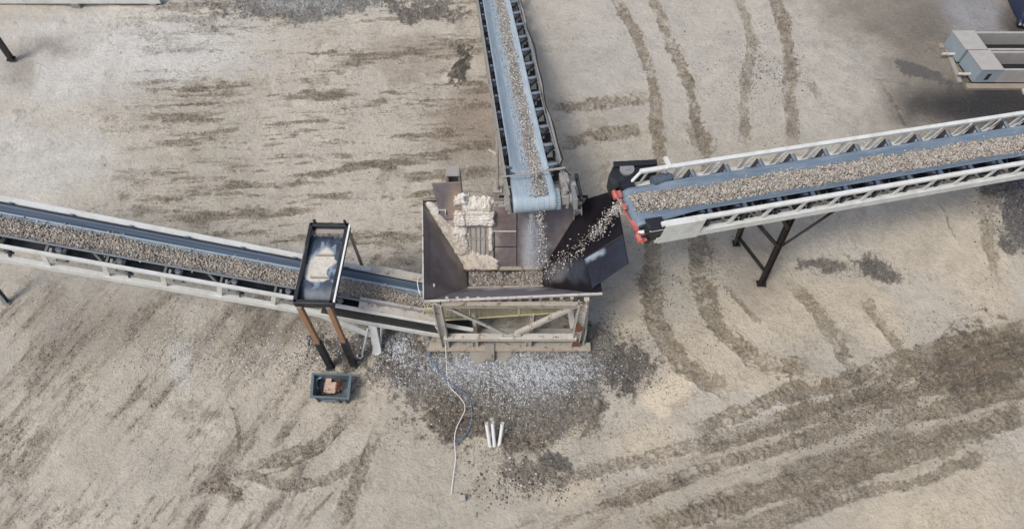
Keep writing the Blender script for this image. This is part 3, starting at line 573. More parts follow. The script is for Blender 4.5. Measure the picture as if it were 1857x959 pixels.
# ================================================================= CONVEYORS
def quat_map(H_, e, w, n):
    return lambda u, a, b: H_ + e * u + w * a + n * b
def make_conveyor(name, label, Hd, Tl, base, hw, wn, wf, top, bot, pmat, belt_mat_, spacing, style, trough=0.13, ret=None, ibn=-0.24, lean=0.12, pw=0.09, cen=-0.08, first=1.0, rad=0.2, offset_idler=0.0, chord=(0.07, 0.07), low=(0.09, 0.17)):
    root = thing(name, label, 'conveyor', base, None)
    e = (Tl - Hd); L = e.length; e.normalize(); w = Vector((0, 0, 1)).cross(e).normalized()
    if w.y < -0.3 or (abs(w.y) <= 0.3 and w.x < 0): w = -w                    # w points to the far / right side
    n = e.cross(w); n = n if n.z > 0 else -n
    c = lambda u, a, b: Hd + e * u + w * a + n * b
    ret = -2 * rad if ret is None else ret
    # belt
    us = np.concatenate([np.linspace(0, 2, 12), np.arange(2.5, L, 0.5), [L]]); ws = np.linspace(-1, 1, 17)
    P = []; MP = []
    def prof(a, t_):
        s = abs(a); k = max(0, (s - 0.36) / 0.64)
        return a * hw * (1 - 0.12 * t_ * k), (cen + (trough - cen) * (k ** 1.15)) * t_
    for u in us[::-1]:
        t_ = min(1, max(0, (u - 0.15) / 1.3)); t_ = t_ * t_ * (3 - 2 * t_)
        P.append([c(u, *prof(a, t_)) for a in ws]); MP.append([(u, a * hw, 0) for a in ws])
    for k in range(1, 13):
        th = math.pi * k / 12; P.append([c(-rad * math.sin(th), a * hw, -rad + rad * math.cos(th)) for a in ws]); MP.append([(-th * rad, a * hw, 0) for a in ws])
    P.append([c(0.9, a * hw, ret if ret > -2 * rad else -2 * rad) for a in ws]); MP.append([(-1.5, a * hw, 0) for a in ws])
    P.append([c(L, a * hw, ret) for a in ws]); MP.append([(-L, a * hw, 0) for a in ws])
    P = np.array([[tuple(q) for q in r] for r in P])
    bo = grid_mesh('belt', P, belt_mat_, root, solid=0.016)
    bo.data.materials.append(M['belt_under']); nr_ = len(P); mi = np.zeros(len(bo.data.polygons), np.int32); mi[(nr_ - 3) * 16:] = 1; bo.data.polygons.foreach_set('material_index', mi)
    at = bo.data.attributes.new('belt_map', 'FLOAT_VECTOR', 'POINT'); at.data.foreach_set('vector', np.array(MP, np.float32).ravel())
    MB().tube(c(0, -hw - 0.03, -rad), c(0, hw + 0.03, -rad), rad - 0.012, 24).tube(c(0, -hw - 0.22, -rad), c(0, hw + 0.22, -rad), 0.04, 10).build('head_pulley', M['roller'], root)
    # side frames
    for side, a in (('near', -wn), ('far', wf)):
        sg = -1 if a < 0 else 1
        mb = MB(); u0 = first
        mb.bar(c(u0 - (0.9 if style != 'head' else 0), a, top), c(L, a, top), chord[0], chord[1], n)
        mb.channel(c(u0 - 0.9, a, bot), c(L, a, bot), low[0], low[1], n, flip=1)
        u = u0
        while u < L:
            if style == 'slant':
                mb.bar(c(u, a, bot + low[1] / 2), c(u + lean, a, top - chord[1] / 2), 0.03, pw, e)
                if side == 'far': mb.bar(c(u + 0.10, a - 0.06, bot + low[1] / 2), c(u + 0.10 + lean, a - 0.06, top - chord[1] / 2), 0.02, 0.04, e)
            else:
                mb.bar(c(u, a, bot + low[1] / 2), c(u, a, top - chord[1] / 2), 0.03, 0.11 if style == 'upright' else 0.06, e)
            u += spacing
        mb.build('side_frame', pmat, root)
    # cross bracing underneath
    bz = 0.06 if style == 'upright' else bot - 0.03
    mb = MB(); u = first; k = 0
    while u < L - spacing:
        mb.bar(c(u, -wn + 0.05, bz + 0.05), c(u, wf - 0.05, bz + 0.05), 0.05, 0.05, n)
        if k % 2 == 0: mb.bar(c(u, -wn + 0.05, bz), c(u + spacing, wf - 0.05, bz), 0.04, 0.03, n)
        else: mb.bar(c(u, wf - 0.05, bz), c(u + spacing, -wn + 0.05, bz), 0.04, 0.03, n)
        u += spacing; k += 1
    mb.build('cross_bracing', M['greyrust'] if style != 'upright' else M['grey'], root)
    # idler sets, each its own part with three rollers
    proto = None; u = first + offset_idler; th = 0.5
    while u < L - (3.0 if style == 'upright' else .3):
        if proto is None:
            u_ref = u; mb = MB()
            mb.bar(c(u, -wn + 0.04, ibn), c(u, wf - 0.04, ibn), 0.09, 0.05, n)
            for sg in (-1, 1):
                lim = wn if sg < 0 else wf; x1 = hw * 0.92 + 0.02
                if style == 'upright':
                    mb.bar(c(u - .17, sg * x1, trough - .1), c(u - .17, sg * (lim - .03), top - .05), .05, .05, n)
                    mb.bar(c(u, sg * (x1 + .05), trough - .05), c(u, sg * (lim - .08), bot + .2), .09, .05, w)
                    mb.box(c(u, sg * (lim - .09), bot + .24), e * .13, w * .03, n * .02); mb.box(c(u, sg * (lim - .09), bot + .34), e * .08, w * .03, n * .05)
                else:
                    mb.bar(c(u - .10, sg * x1, trough - .10), c(u + .12, sg * (lim - .07), trough - .04), .09, .07, n)
                    mb.bar(c(u + .12, sg * (lim - .07), trough - .06), c(u + .12, sg * (lim - .05), ibn), .09, .05, w)
                    mb.bar(c(u - .12, sg * x1, trough - .12), c(u - .10, sg * (x1 - .02), ibn), .05, .05, w)
            ib = mb.build('idler', M['grey'] if style == 'upright' else M['black'], root); rs = []
            k3 = hw * 0.36
            r1 = MB().tube(c(u, -k3, cen - 0.075), c(u, k3, cen - 0.075), 0.055, 12)
            rs.append(r1.build('roller', M['roller'], ib))
            for sg in (-1, 1):
                r2 = MB().tube(c(u, sg * (k3 + 0.02), cen - 0.07), c(u, sg * (hw * 0.9 + 0.045), trough - 0.065), 0.055, 12)
                if style == 'upright': r2.tube(c(u, sg * (hw * 0.9 + 0.047), trough - 0.063), c(u, sg * (hw * 0.9 + 0.075), trough - 0.056), 0.075, 16)
                else: r2.tube(c(u + .17, sg * (hw * .9), trough - .06), c(u + .14, sg * ((wn if sg < 0 else wf) - .08), trough - .02), .055, 12)
                rs.append(r2.build('roller', M['rollerblue'], ib))
            proto = (ib, rs)
        else:
            d = e * (u - u_ref); ib = proto[0].copy(); C.objects.link(ib); ib.location = d
            for r in proto[1]:
                q = r.copy(); C.objects.link(q); q.parent = ib
        u += spacing
    # return rollers
    proto = None; u = first + 0.45
    while u < L - 0.3:
        if proto is None:
            u_ref = u; mb = MB().tube(c(u, -wn + 0.06, ret - 0.07), c(u, wf - 0.06, ret - 0.07), 0.045, 10)
            for sg, lim in ((-1, wn), (1, wf)):
                mb.bar(c(u, sg * (lim - 0.08), ret - 0.10), c(u, sg * (lim - 0.08), bot + 0.05), 0.11, 0.03, e)
                mb.box(c(u, sg * (lim - 0.09), ret - 0.1), e * 0.09, w * 0.03, n * 0.02)
            proto = mb.build('return_roller', M['roller'], root)
        else:
            q = proto.copy(); C.objects.link(q); q.location = e * (u - u_ref)
        u += spacing * 2
    return root, c, L, (e, w, n), prof
def belt_load(name, label, c, L, prof, w0, w1, peak, hgt, n_, smin, smax, base, light, lightcol, u0=0.0, vis=None, strip_col=(0.16, 0.14, 0.11), fines=0, fw=(0, 0), fbase=None, umin_strip=0.25):
    vis = vis or L
    u = rng.uniform(u0, vis, n_); a = np.clip(rng.normal(0, 0.5, n_), -1, 1) if False else rng.uniform(-1, 1, n_)
    ww = peak + np.where(a < 0, (peak - w0) * a, (w1 - peak) * a) + rng.normal(0, 0.012, n_)
    ww = ww + 0.02 * np.sin(u * 2.3) + 0.015 * np.sin(u * 5.1 + 1) + np.where(rng.random(n_) < .12, rng.normal(0, .05, n_), 0)
    hh = hgt * (1 - np.abs(a) ** 2) * (1 + .35 * np.sin(u * 3.7) * np.sin(u * 1.3)) + rng.exponential(.006, n_)
    P = []; hwv = hwref[0]
    for ui, wi, hi in zip(u, ww, hh):
        t_ = min(1, max(0, (ui - 0.15) / 1.3)); t_ = t_ * t_ * (3 - 2 * t_)
        ar = np.clip(wi / hwv, -1, 1); q = c(ui, wi, prof(ar, t_)[1] + hi + 0.012); P.append(tuple(q))
    S = (smin + (smax - smin) * rng.random(n_) ** 1.6); T = tints(n_, base, 0.22, 0.05, light, lightcol)
    if fines:
        u = rng.uniform(u0, vis, fines); wi = rng.uniform(fw[0], fw[1], fines)
        for ui, w_ in zip(u, wi):
            t_ = min(1, max(0, (ui - 0.15) / 1.3)); q = c(ui, w_, prof(np.clip(w_ / hwv, -1, 1), t_)[1] + 0.012); P.append(tuple(q))
        S = np.concatenate([S, rng.uniform(0.006, 0.016, fines)]); T = np.vstack([T, tints(fines, fbase, 0.3, 0.04, 0.25, lightcol)])
    # heap body under the loose stones
    us = np.arange(umin_strip, vis, 0.12); aa = np.linspace(-1, 1, 9); EV = []
    for ui in us:
        t_ = min(1, max(0, (ui - 0.15) / 1.3)); t_ = t_ * t_ * (3 - 2 * t_)
        for k in aa:
            wi = peak + ((peak - w0) * k if k < 0 else (w1 - peak) * k) * 0.93; EV.append(tuple(c(ui, wi, prof(np.clip(wi / hwv, -1, 1), t_)[1] + hgt * (1 - k * k) * 0.93 + 0.004)))
    nu, na = len(us), len(aa); idx = np.arange(nu * na).reshape(nu, na); EF = np.stack([idx[:-1, :-1], idx[1:, :-1], idx[1:, 1:], idx[:-1, 1:]], -1).reshape(-1, 4)
    EC = np.tile(np.array(strip_col), (nu * na, 1)) * rng.uniform(0.8, 1.2, (nu * na, 1))
    return stones(name, P, S, T, label, 'aggregate', fine=False, extra=(np.array(EV), EF, EC))
hwref = [0.45]

# --- right conveyor
Hr = G(1156, 373, 4.1); Tr = G(1857, 259, 3.0); dr = (Tr - Hr).normalized(); Tr = Tr + dr * 3.0
rc, c, L, (e, w, n), prof = make_conveyor('belt_conveyor', 'white framed conveyor on black legs at the right, with a red scraper at its head', Hr, Tr, G(1380, 515, 0), 0.50, 0.72, 0.72, 0.26, -0.34, M['white'], M['belt_blue'], 0.88, 'slant', first=1.15, lean=0.09, pw=0.10, low=(0.12, 0.20), chord=(0.10, 0.07), offset_idler=0.25)
hwref[0] = 0.50
belt_load('crushed_stone', 'beige crushed stone riding on the belt of the right conveyor', c, L, prof, -0.2, 0.27, 0.03, 0.075, 12000, .013, .037, (0.38, 0.345, 0.295), .18, (0.58, 0.53, 0.47), u0=-0.12, fines=500, fw=(-0.3, 0.32), fbase=(0.3, 0.28, 0.25))
cr, er, wr_, nr = c, e, w, n
# head side plate, bearing plates, motor side
MB().box(c(0.80, -0.80, -0.08), e * 0.48, w * 0.008, n * 0.35).box(c(0.80, -0.73, 0.275), e * 0.48, w * 0.078, n * 0.008).box(c(0.62, -0.725, 0.10), e * 0.62, w * 0.05, n * 0.012).build('head_side_plate', M['white'], rc)
mb = MB(); mb.prism([c(0.08, -0.75, 0.16), c(0.42, -0.75, 0.13), c(0.28, -0.75, -0.05), c(0.32, -0.75, -0.12), c(0.30, -0.75, -0.30), c(0.12, -0.75, -0.30), c(-0.1, -0.75, -0.32), c(-0.16, -0.75, -0.05)], -w * 0.02)
mb.tube(c(0, -0.77, -0.2), c(0, -0.85, -0.2), 0.07, 14)
for p in ((0.3, 0.05), (0.22, -0.24), (0.02, 0.08)): mb.tube(c(p[0], -0.77, p[1]), c(p[0], -0.785, p[1]), 0.018, 8)
mb.box(c(0.16, -0.62, 0.165), e * 0.2, w * 0.15, n * 0.01)
mb.build('bearing_plate', M['black'], rc)
mb = MB(); mb.box(c(-0.02, 0.62, -0.18), e * 0.16, w * 0.11, n * 0.17); mb.build('bearing_plate', M['black'], rc)
# far rail end stays
MB().bar(c(0.28, 0.72, 0.26), c(0.05, 0.66, -0.1), 0.04, 0.06, w).build('head_stay', M['white'], rc); MB().bar(c(0.45, 0.72, 0.2), c(0.36, 0.72, -0.26), 0.03, 0.05, e).build('head_stay', M['white'], rc)
MB().box(c(0.95, 0.82, 0.30), e * 0.05, w * 0.16, n * 0.03).build('rail_lug', M['white'], rc)
# drive guard: black angular box holding a pale round sheave
g1 = MB(); A = [G(1104, 318, 4.0), G(1113, 296, 4.1), G(1192, 292, 4.1), G(1195, 302, 4.05), G(1168, 312, 4.0), G(1112, 345, 4.0)]
A = [Vector((p.x, p.y, 4.0)) for p in A]; g1.prism(A, (0, 0, -0.5))
gd = g1.build('drive_guard', M['black'], rc, bevel=0.02)
gc = Vector((A[0] + A[3]) / 2)
MB().bar(Vector((A[1].x, A[1].y, 4.04)), Vector((A[2].x, A[2].y, 4.04)), 0.14, 0.07).build('guard_lip', M['black'], gd, bevel=0.01)
sc_ = G(1137, 307, 4.03)
MB().tube(sc_ - Vector((0, 0, .03)), sc_ + Vector((0, 0, 0.03)), 0.17, 28).tube(sc_ + Vector((0, 0, 0.03)), sc_ + Vector((0, 0, 0.06)), 0.055, 14).build('sheave', M['grey'], gd)
mt = MB().tube(c(0.55, 0.56, 0.02), c(1.0, 0.60, 0.02), 0.12, 20).tube(c(1.0, 0.60, 0.02), c(1.06, 0.605, 0.02), 0.09, 16)
for k in range(9): mt.tube(c(0.58 + k * 0.045, 0.56 + k * 0.004, 0.02), c(0.6 + k * 0.045, 0.562 + k * 0.004, 0.02), 0.135, 20)
mt.build('motor', M['rollerblue'], rc)
MB().path([c(0.72, 0.72, 0.2), c(0.75, 0.66, 0.24), c(0.85, 0.6, 0.22), c(0.9, 0.66, 0.12)], 0.022, 8).build('motor_cable', M['grey'], rc)
# red belt scraper across the head
s0, s1_ = G(1116, 353, 4.05), G(1160, 432, 3.95)
rs_ = MB().bar(s0, s1_, 0.045, 0.045).build('scraper', M['red'], rc, bevel=0.008)
mb = MB(); dd = (s1_ - s0).normalized(); mb.bar(s0 + dd * 0.30 + Vector((.03, 0, .05)), s0 + dd * 0.45 + Vector((.03, 0, .05)), 0.08, 0.05); mb.build('scraper_blade', M['red'], rs_, bevel=0.006); mb = MB(); mb.bar(s0 + dd * 0.75 + Vector((.02, 0, .05)), s0 + dd * 1.02 + Vector((.02, 0, .05)), 0.10, 0.06); mb.build('scraper_blade', M['red'], rs_, bevel=0.006)
for p, r in ((s0, 0.055), (s1_, 0.075)):
    mb = MB(); mb.tube(p - dd * 0.10, p + dd * 0.09, r, 14); mb.box(p + Vector((0.04, 0, -0.02)), Vector((0.10, 0.02, 0)), Vector((-0.02, 0.09, 0)), Vector((0, 0, 0.045))); mb.tube(p + dd * 0.09, p + dd * 0.14, r * 0.4, 8)
    mb.build('tensioner', M['red'], rs_, bevel=0.006)
MB().box(s1_ + Vector((0.03, 0.12, 0.06)), (0.07, 0.01, 0), (0, 0.04, 0), (0, 0, 0.008)).build('white_tag', M['whiteplastic'], rs_)
# black support legs (trestle) under the right conveyor
f1, f2 = G(1380, 515, 0), G(1335, 442, 0)
t1 = Vector((f1.x + 0.02, f1.y + 0.35, 3.42)); t2 = Vector((f2.x + 0.55, f2.y + 0.55, 3.3))
t1 = G(1447, 370, 3.35); t2 = G(1352, 392, 3.45)
def hbeam(mb, a, b_, w_, h_, up):
    d = (b_ - a); s = d.cross(up).normalized(); u_ = s.cross(d).normalized(); cc = (a + b_) / 2
    for q in (-1, 1): mb.box(cc + u_ * q * (h_ / 2 - 0.012), d / 2, s * (w_ / 2), u_ * 0.012)
    mb.box(cc, d / 2, s * 0.01, u_ * (h_ / 2 - 0.024)); return mb
MB_ = hbeam(MB(), f1, t1, 0.13, 0.14, Vector((1, 0, 0))); MB_.box(f1 + Vector((0, 0, 0.02)), (0.13, 0, 0), (0, 0.1, 0), (0, 0, 0.02)); MB_.box(t1 + Vector((-0.02, -0.02, 0.05)), (0.16, 0.05, 0), (-0.02, 0.06, 0), (0, 0, 0.1)); MB_.build('support_leg', M['darkbrown'], rc)
MB_ = hbeam(MB(), f2, t2, 0.13, 0.12, Vector((1, 0, 0))); MB_.box(f2 + Vector((0, 0, 0.02)), (0.1, 0, 0), (0, 0.09, 0), (0, 0, 0.02)); MB_.build('support_leg', M['darkbrown'], rc)
ba, bb = f2.lerp(t2, 0.28), f1.lerp(t1, 0.16); MB().bar(ba, bb, 0.07, 0.07).build('leg_brace', M['darkbrown'], rc)
ba, bb = G(1363, 393, 3.3), f1.lerp(t1, 0.50); MB().bar(ba, bb, 0.08, 0.08).build('leg_brace', M['darkbrown'], rc)
MB().bar(G(1412, 384, 3.35), f1.lerp(t1, 0.74), 0.13, 0.09).build('leg_brace', M['darkbrown'], rc)
MB().bar(f1.lerp(t1, 0.50) + Vector((0.05, 0, 0)), G(1550, 358, 3.15), 0.05, 0.06).build('leg_brace', M['darkbrown'], rc)

# --- left conveyor
A0 = G(0, 411, 4.2); B0 = G(763, 551, 1.15); dl = (A0 - B0).normalized(); Hl = A0 + dl * 4.0; Tl = B0 - dl * 1.35
lc, c, L, (e, w, n), prof = make_conveyor('belt_conveyor', 'white framed conveyor running from under the hopper out to the left, black skirted tail', Hl, Tl, G(675, 640, 0), 0.42, 0.56, 0.53, 0.25, -0.41, M['white'], M['belt_left'], 1.22, 'upright', first=1.4, trough=0.38, cen=0.10, ret=-0.12, ibn=0.0, low=(0.12, 0.16), chord=(0.08, 0.07), offset_idler=0.3)
hwref[0] = 0.42
belt_load('crushed_stone', 'beige crushed stone riding on the belt of the left conveyor', c, L, prof, -0.30, 0.19, -0.06, 0.09, 13500, .012, .032, (0.41, 0.365, 0.30), .15, (0.56, 0.52, 0.46), u0=3, fines=4200, fw=(0.10, 0.26), fbase=(0.4, 0.46, 0.5))
# far side: solid white wind board under the rail, with dark gaps
mb = MB(); u = 1.4
while u < L - 2.2:
    mb = MB().box(c(u + 0.05, 0.60, 0.05), e * 0.16, w * 0.010, n * 0.2); mb.build('wind_board', M['white'], lc); u += 1.22
MB().bar(c(0.6, 0.53, 0.30), c(L - 2.6, 0.53, 0.30), 0.14, 0.02, n).build('rail_cap', M['white'], lc)
MB().box(c(L / 2, 0.39, 0.36), e * (L / 2 - 0.5), w * 0.012, n * 0.03).build('belt_edge_strip', M['belt_under'], lc)
MB().box(c(L / 2, -0.375, 0.385), e * (L / 2 - 0.6), w * 0.018, n * 0.012).build('belt_edge_strip', M['grey'], lc)
uK = (Hl - G(612, 520, 1.7)).dot(-e)
us0 = L - 3.75
MB().box(c(L - 2.0, -0.57, -0.07), e * 1.72, w * 0.008, n * 0.26).build('side_skirt', M['black'], lc)
mk = MB()
for k in range(34):                                                 # worn paint flecks on the skirt
    uu = L - 3.45 + k * 0.028 + random.uniform(-.01, .01); hh = 0.02 + 0.03 * abs(math.sin(k * 1.7)); 
    mk.bar(c(uu, -0.582, -0.07 - hh * 0.5), c(uu + random.uniform(-.02, .02), -0.582, -0.07 + hh * 0.5), 0.003, 0.006, w)
mk.build('worn_marking', M['grey'], lc)
MB().box(c(L - 1.95, -0.42, 0.36), e * 0.95, w * 0.15, n * 0.008).build('cover_plate', M['pale'], lc)
MB().prism([c(L - 2.75, 0.38, 0.34), c(L - 2.75, 0.66, 0.34), c(L - 0.6, 0.66, 0.34), c(L - 0.6, 0.32, 0.34)], n * 0.012).build('cover_plate', M['pale'], lc)
MB().box(c(L - 2.77, 0.52, 0.2), e * 0.01, w * 0.13, n * 0.13).build('end_plate', M['white'], lc)
# legs of the left conveyor tail
p = G(673, 575, 1.15); q = G(686, 640, 0)
lg = MB(); lg.channel(q, p, 0.20, 0.10, (0, 1, 0)); lg.box(q + Vector((0, 0, 0.02)), (0.16, 0, 0), (0, 0.12, 0), (0, 0, 0.02)); lg.build('support_leg', M['white'], lc)
MB().bar(G(545, 556, 1.45), G(672, 608, 0.6), 0.10, 0.12).build('leg_brace', M['white'], lc)
MB().bar(G(692, 592, 0.9), G(690, 625, 0.1), 0.03, 0.05).build('leg_brace', M['white'], lc)
hk = [G(667, 595, 0.95), G(662, 620, 0.5), G(657, 640, 0.15)]
k0 = G(657, 641, 0.1)
hk += [k0 + Vector((0.02, -0.06, 0)), k0 + Vector((-0.03, -0.13, -0.0)), k0 + Vector((-0.11, -0.11, 0)), k0 + Vector((-0.12, -0.03, 0.0))]
MB().path(hk, 0.025, 10).build('hooked_pipe', M['white'], lc)
cl_, el, wl_, nl, Ll = c, e, w, n, L

# --- top (rear) conveyor
Ht = G(968, 350, 3.9); Tt = G(899, 0, 0.85); dt = (Tt - Ht).normalized(); Tt = Tt + dt * 2.4
base = G(892, 335, 0)
tc, c, L, (e, w, n), prof = make_conveyor('belt_conveyor', 'rust streaked conveyor with a pale blue belt, coming down the middle from the back', Ht, Tt, base, 0.50, 0.60, 0.76, 0.10, -0.38, M['greyrust'], M['belt_light'], 0.80, 'angle', first=0.75, trough=0.12, cen=-0.06, low=(0.06, 0.10), chord=(0.05, 0.05), rad=0.24)
hwref[0] = 0.50
belt_load('crushed_stone', 'thin grey stone stream riding on the pale blue belt of the rear conveyor', c, L, prof, 0.0, 0.29, 0.15, 0.022, 6500, .011, .026, (0.30, 0.28, 0.25), .3, (0.6, 0.58, 0.54), u0=-0.15, strip_col=(0.26, 0.26, 0.25), fines=6000, fw=(-0.17, 0.34), fbase=(0.24, 0.27, 0.29))
mb = MB(); mb.tube(c(0.42, -0.70, 0.22), c(0.42, 0.13, 0.24), 0.022, 8); mb.tube(c(0.46, 0.12, 0.24), c(0.50, 0.80, 0.26), 0.026, 8); mb.tube(c(0.36, 0.12, 0.16), c(0.50, 0.12, 0.26), 0.03, 8)
mb.build('cross_rod', M['greyrust'], tc)
mb = MB()                                                           # lagging ribs on the pulley end
for k in range(22):
    th = 2 * math.pi * k / 22; mb.bar(c(0.235 * math.sin(th), 0.5, -0.24 + 0.235 * math.cos(th)), c(0.235 * math.sin(th), 0.60, -0.24 + 0.235 * math.cos(th)), 0.022, 0.03, n)
mb.tube(c(0, 0.5, -0.24), c(0, 0.6, -0.24), 0.225, 24); mb.build('pulley_lagging', M['bluegrey'], tc)
mb = MB(); mb.box(c(0.0, 0.72, -0.2), e * 0.14, w * 0.09, n * 0.12); mb.tube(c(0, 0.82, -0.22), c(0, 0.95, -0.22), 0.15, 20); mb.tube(c(0.28, 0.80, -0.1), c(0.28, 1.02, -0.1), 0.09, 16); mb.box(c(0.35, 0.76, 0.02), e * 0.18, w * 0.10, n * 0.09)
mb.tube(c(-0.05, 0.72, -0.05), c(-0.05, 0.72, 0.1), 0.06, 12); mb.build('gearbox', M['greyrust'], tc, bevel=0.012)
mb = MB(); mb.box(c(-0.12, 0.92, -0.15), e * 0.26, w * 0.05, n * 0.16); mb.build('drive_guard', M['grey'], tc, bevel=0.015)
mb = MB(); mb.tube(c(0.42, 1.03, 0.02), c(0.42, 1.10, 0.02), 0.085, 16); mb.tube(c(-0.1, 1.06, -0.2), c(-0.1, 1.12, -0.2), 0.08, 16); mb.path([c(0.42, 1.08, 0.10), c(-0.1, 1.1, -0.1)], 0.02); mb.path([c(0.42, 1.06, -0.06), c(-0.1, 1.1, -0.28)], 0.02); mb.build('drive_belt', M['black'], tc)
mb = MB(); mb.box(c(0.0, -0.62, -0.22), e * 0.16, w * 0.06, n * 0.1); mb.tube(c(0, -0.58, -0.24), c(0, -0.7, -0.24), 0.07, 12); mb.box(c(-0.05, -0.72, -0.25), e * 0.03, w * 0.12, n * 0.03); mb.build('bearing', M['greyrust'], tc, bevel=0.01)
cab = [c(u, 0.80 + 0.03 * math.sin(u * 1.3) + 0.02 * math.sin(u * 3.1), 0.12 + 0.02 * math.sin(u * 2)) for u in np.arange(0.5, L, 0.25)]
MB().path([c(0.45, 0.92, 0.06), c(0.6, 0.78, 0.16), c(0.7, 0.7, 0.2)] + cab[2:], 0.018, 6).build('power_cable', M['darkbrown'], tc)
cab = [c(u, 0.70 + 0.03 * math.sin(u * 1.1 + 1), 0.14) for u in np.arange(0.4, L, 0.25)]
MB().path(cab, 0.014, 6).build('power_cable', M['grey'], tc)
u = 0.85; pb = MB().box(c(u, 0.66, -0.02), e * 0.045, w * 0.12, n * 0.012).build('side_bracket', M['greyrust'], tc); pd = MB().bar(c(u + 0.1, 0.57, 0.06), c(u + 0.42, 0.70, -0.2), 0.035, 0.05, n).build('side_strut', M['greyrust'], tc)
for k in range(1, int((L - 1) / .8)):
    for q_ in (pb, pd): q = q_.copy(); C.objects.link(q); q.location = e * (.8 * k)
for sx, a in ((-1, -0.6), (1, 0.74)):
    uu = 3.1; tp = c(uu, a, -0.42); ft = Vector((tp.x + sx * 0.02, tp.y - 0.05, 0)); MB().bar(ft, tp, 0.06, 0.06).box(ft + Vector((0, 0, .02)), (.12, 0, 0), (0, .12, 0), (0, 0, .02)).build('support_leg', M['pale'], tc)
MB().bar(G(886, 272, 1.4), G(906, 284, 1.35), 0.07, 0.05).build('leg_cleat', M['pale'], tc)

# ================================================================= HOPPER
ZR, ZB = 2.9, 1.45
FL, FR, BL, BR_ = G(768, 547, ZR), G(1092, 533, ZR), G(766, 366, ZR), G(1066, 357, ZR)
iFL, iFR, iBL, iBR = G(848, 523, ZB), G(985, 520, ZB), G(846, 489, ZB), G(985, 487, ZB)
hp = thing('hopper', 'brown steel hopper on a mud caked skid frame, where the three conveyors meet', 'hopper', G(925, 620, 0))
def plate(name, p00, p10, p11, p01, mat, blobs=(), parent=hp, nx=60, ny=60, solid=0.02, wobble=0.008):
    s = np.linspace(0, 1, nx)[:, None, None]; t_ = np.linspace(0, 1, ny)[None, :, None]
    p = [np.array(tuple(q)) for q in (p00, p10, p11, p01)]
    P = (p[0] * (1 - s) + p[1] * s) * (1 - t_) + (p[3] * (1 - s) + p[2] * s) * t_
    nn = np.cross(p[1] - p[0], p[3] - p[0]); nn /= np.linalg.norm(nn)
    P = P + nn * (fbm(P[..., 0] + P[..., 2], P[..., 1], 0.8, 2, 51) * wobble)[..., None]
    u, v = plan(P[..., 0], P[..., 1], P[..., 2]); T = np.zeros(u.shape + (4,)); wb = fbm(P[..., 0] * 1.3 + P[..., 2], P[..., 1] + P[..., 2] * .7, 0.35, 5, 52)
    wb2 = fbm(P[..., 0] * 1.3 + P[..., 2], P[..., 1] + P[..., 2] * .7, 0.35, 5, 55)
    for (cx, cy, rx, ry, rot, cc, k) in blobs:
        a = math.radians(rot); du, dv = u + wb * 6 - cx, v + wb2 * 6 - cy
        r = np.hypot((du * math.cos(a) + dv * math.sin(a)) / rx, (-du * math.sin(a) + dv * math.cos(a)) / ry)
        m_ = (1 - sstep(0.4, 1.3, r + wb * 0.2)) * k; al = T[..., 3:]; na = al + (m_[..., None]) * (1 - al)
        T[..., :3] = np.where(na > 1e-4, (T[..., :3] * al * (1 - m_[..., None]) + np.array(cc) * m_[..., None]) / np.maximum(na * 1.0, 1e-4), np.array(cc)); T[..., 3:] = na
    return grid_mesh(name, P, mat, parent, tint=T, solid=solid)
DUST = (0.40, 0.34, 0.27); PUR = (0.12, 0.09, 0.085)
plate('left_plate', FL, iFL, iBL, BL, M['hopper'], [(835, 505, 26, 20, 0, DUST, .35), (800, 440, 16, 60, -30, (0.2, 0.17, 0.15), .5), (785, 385, 14, 26, -30, DUST, .55), (778, 460, 4, 90, 0, PUR, .6), (788, 530, 30, 14, 0, (0.30, 0.25, 0.21), .55), (822, 462, 7, 40, -32, DUST, .5)])
plate('back_plate', iBL, iBR, BR_, BL, M['hopper'], [(868, 415, 40, 62, 0, (0.40, 0.37, 0.32), .97), (800, 400, 40, 40, 0, DUST, .9), (830, 450, 34, 36, 0, DUST, .95), (912, 395, 22, 40, 0, (0.13, 0.085, 0.075), .6), (965, 440, 20, 60, 0, (0.36, 0.38, 0.41), .75), (972, 470, 26, 34, 0, (0.38, 0.39, 0.41), .85), (1010, 400, 5, 30, 0, (0.16, 0.18, 0.22), .5), (915, 486, 90, 5, 0, (0.3, 0.3, 0.27), .8)], nx=100, ny=80)
plate('front_plate', iFL, iFR, FR, FL, M['hopper'], [(930, 534, 200, 10, 0, (0.27, 0.25, 0.26), .7), (915, 522, 80, 4, 0, (0.55, 0.52, 0.5), .85), (960, 531, 60, 6, 0, (0.19, 0.18, 0.2), .5), (840, 535, 50, 6, 0, (0.22, 0.2, 0.2), .5)])  # broad first blob brightens this sunless wall through its colour
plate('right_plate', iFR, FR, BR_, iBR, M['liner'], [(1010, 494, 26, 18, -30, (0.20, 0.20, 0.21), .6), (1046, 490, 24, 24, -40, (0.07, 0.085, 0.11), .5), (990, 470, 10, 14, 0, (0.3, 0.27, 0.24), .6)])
# flared liner above the right wall, folded along the middle
e0, e1, e2, e3 = G(1067, 360, 2.93), G(1116, 345, 3.55), G(1140, 477, 3.45), G(1074, 523, 2.93)
m0, m1 = G(1060, 470, 2.96), G(1131, 428, 3.52)
plate('liner_plate', e0, e1, m1, m0, M['liner'], [(1080, 420, 16, 14, -40, (0.07, 0.07, 0.07), .5)], nx=30, ny=30)
plate('deflector_plate', m0, m1, e2, e3, M['chute'], [(1074, 462, 22, 13, -30, (0.28, 0.33, 0.40), .9)], nx=30, ny=30)  # bluish facet colour stands in for sky gloss on the plate
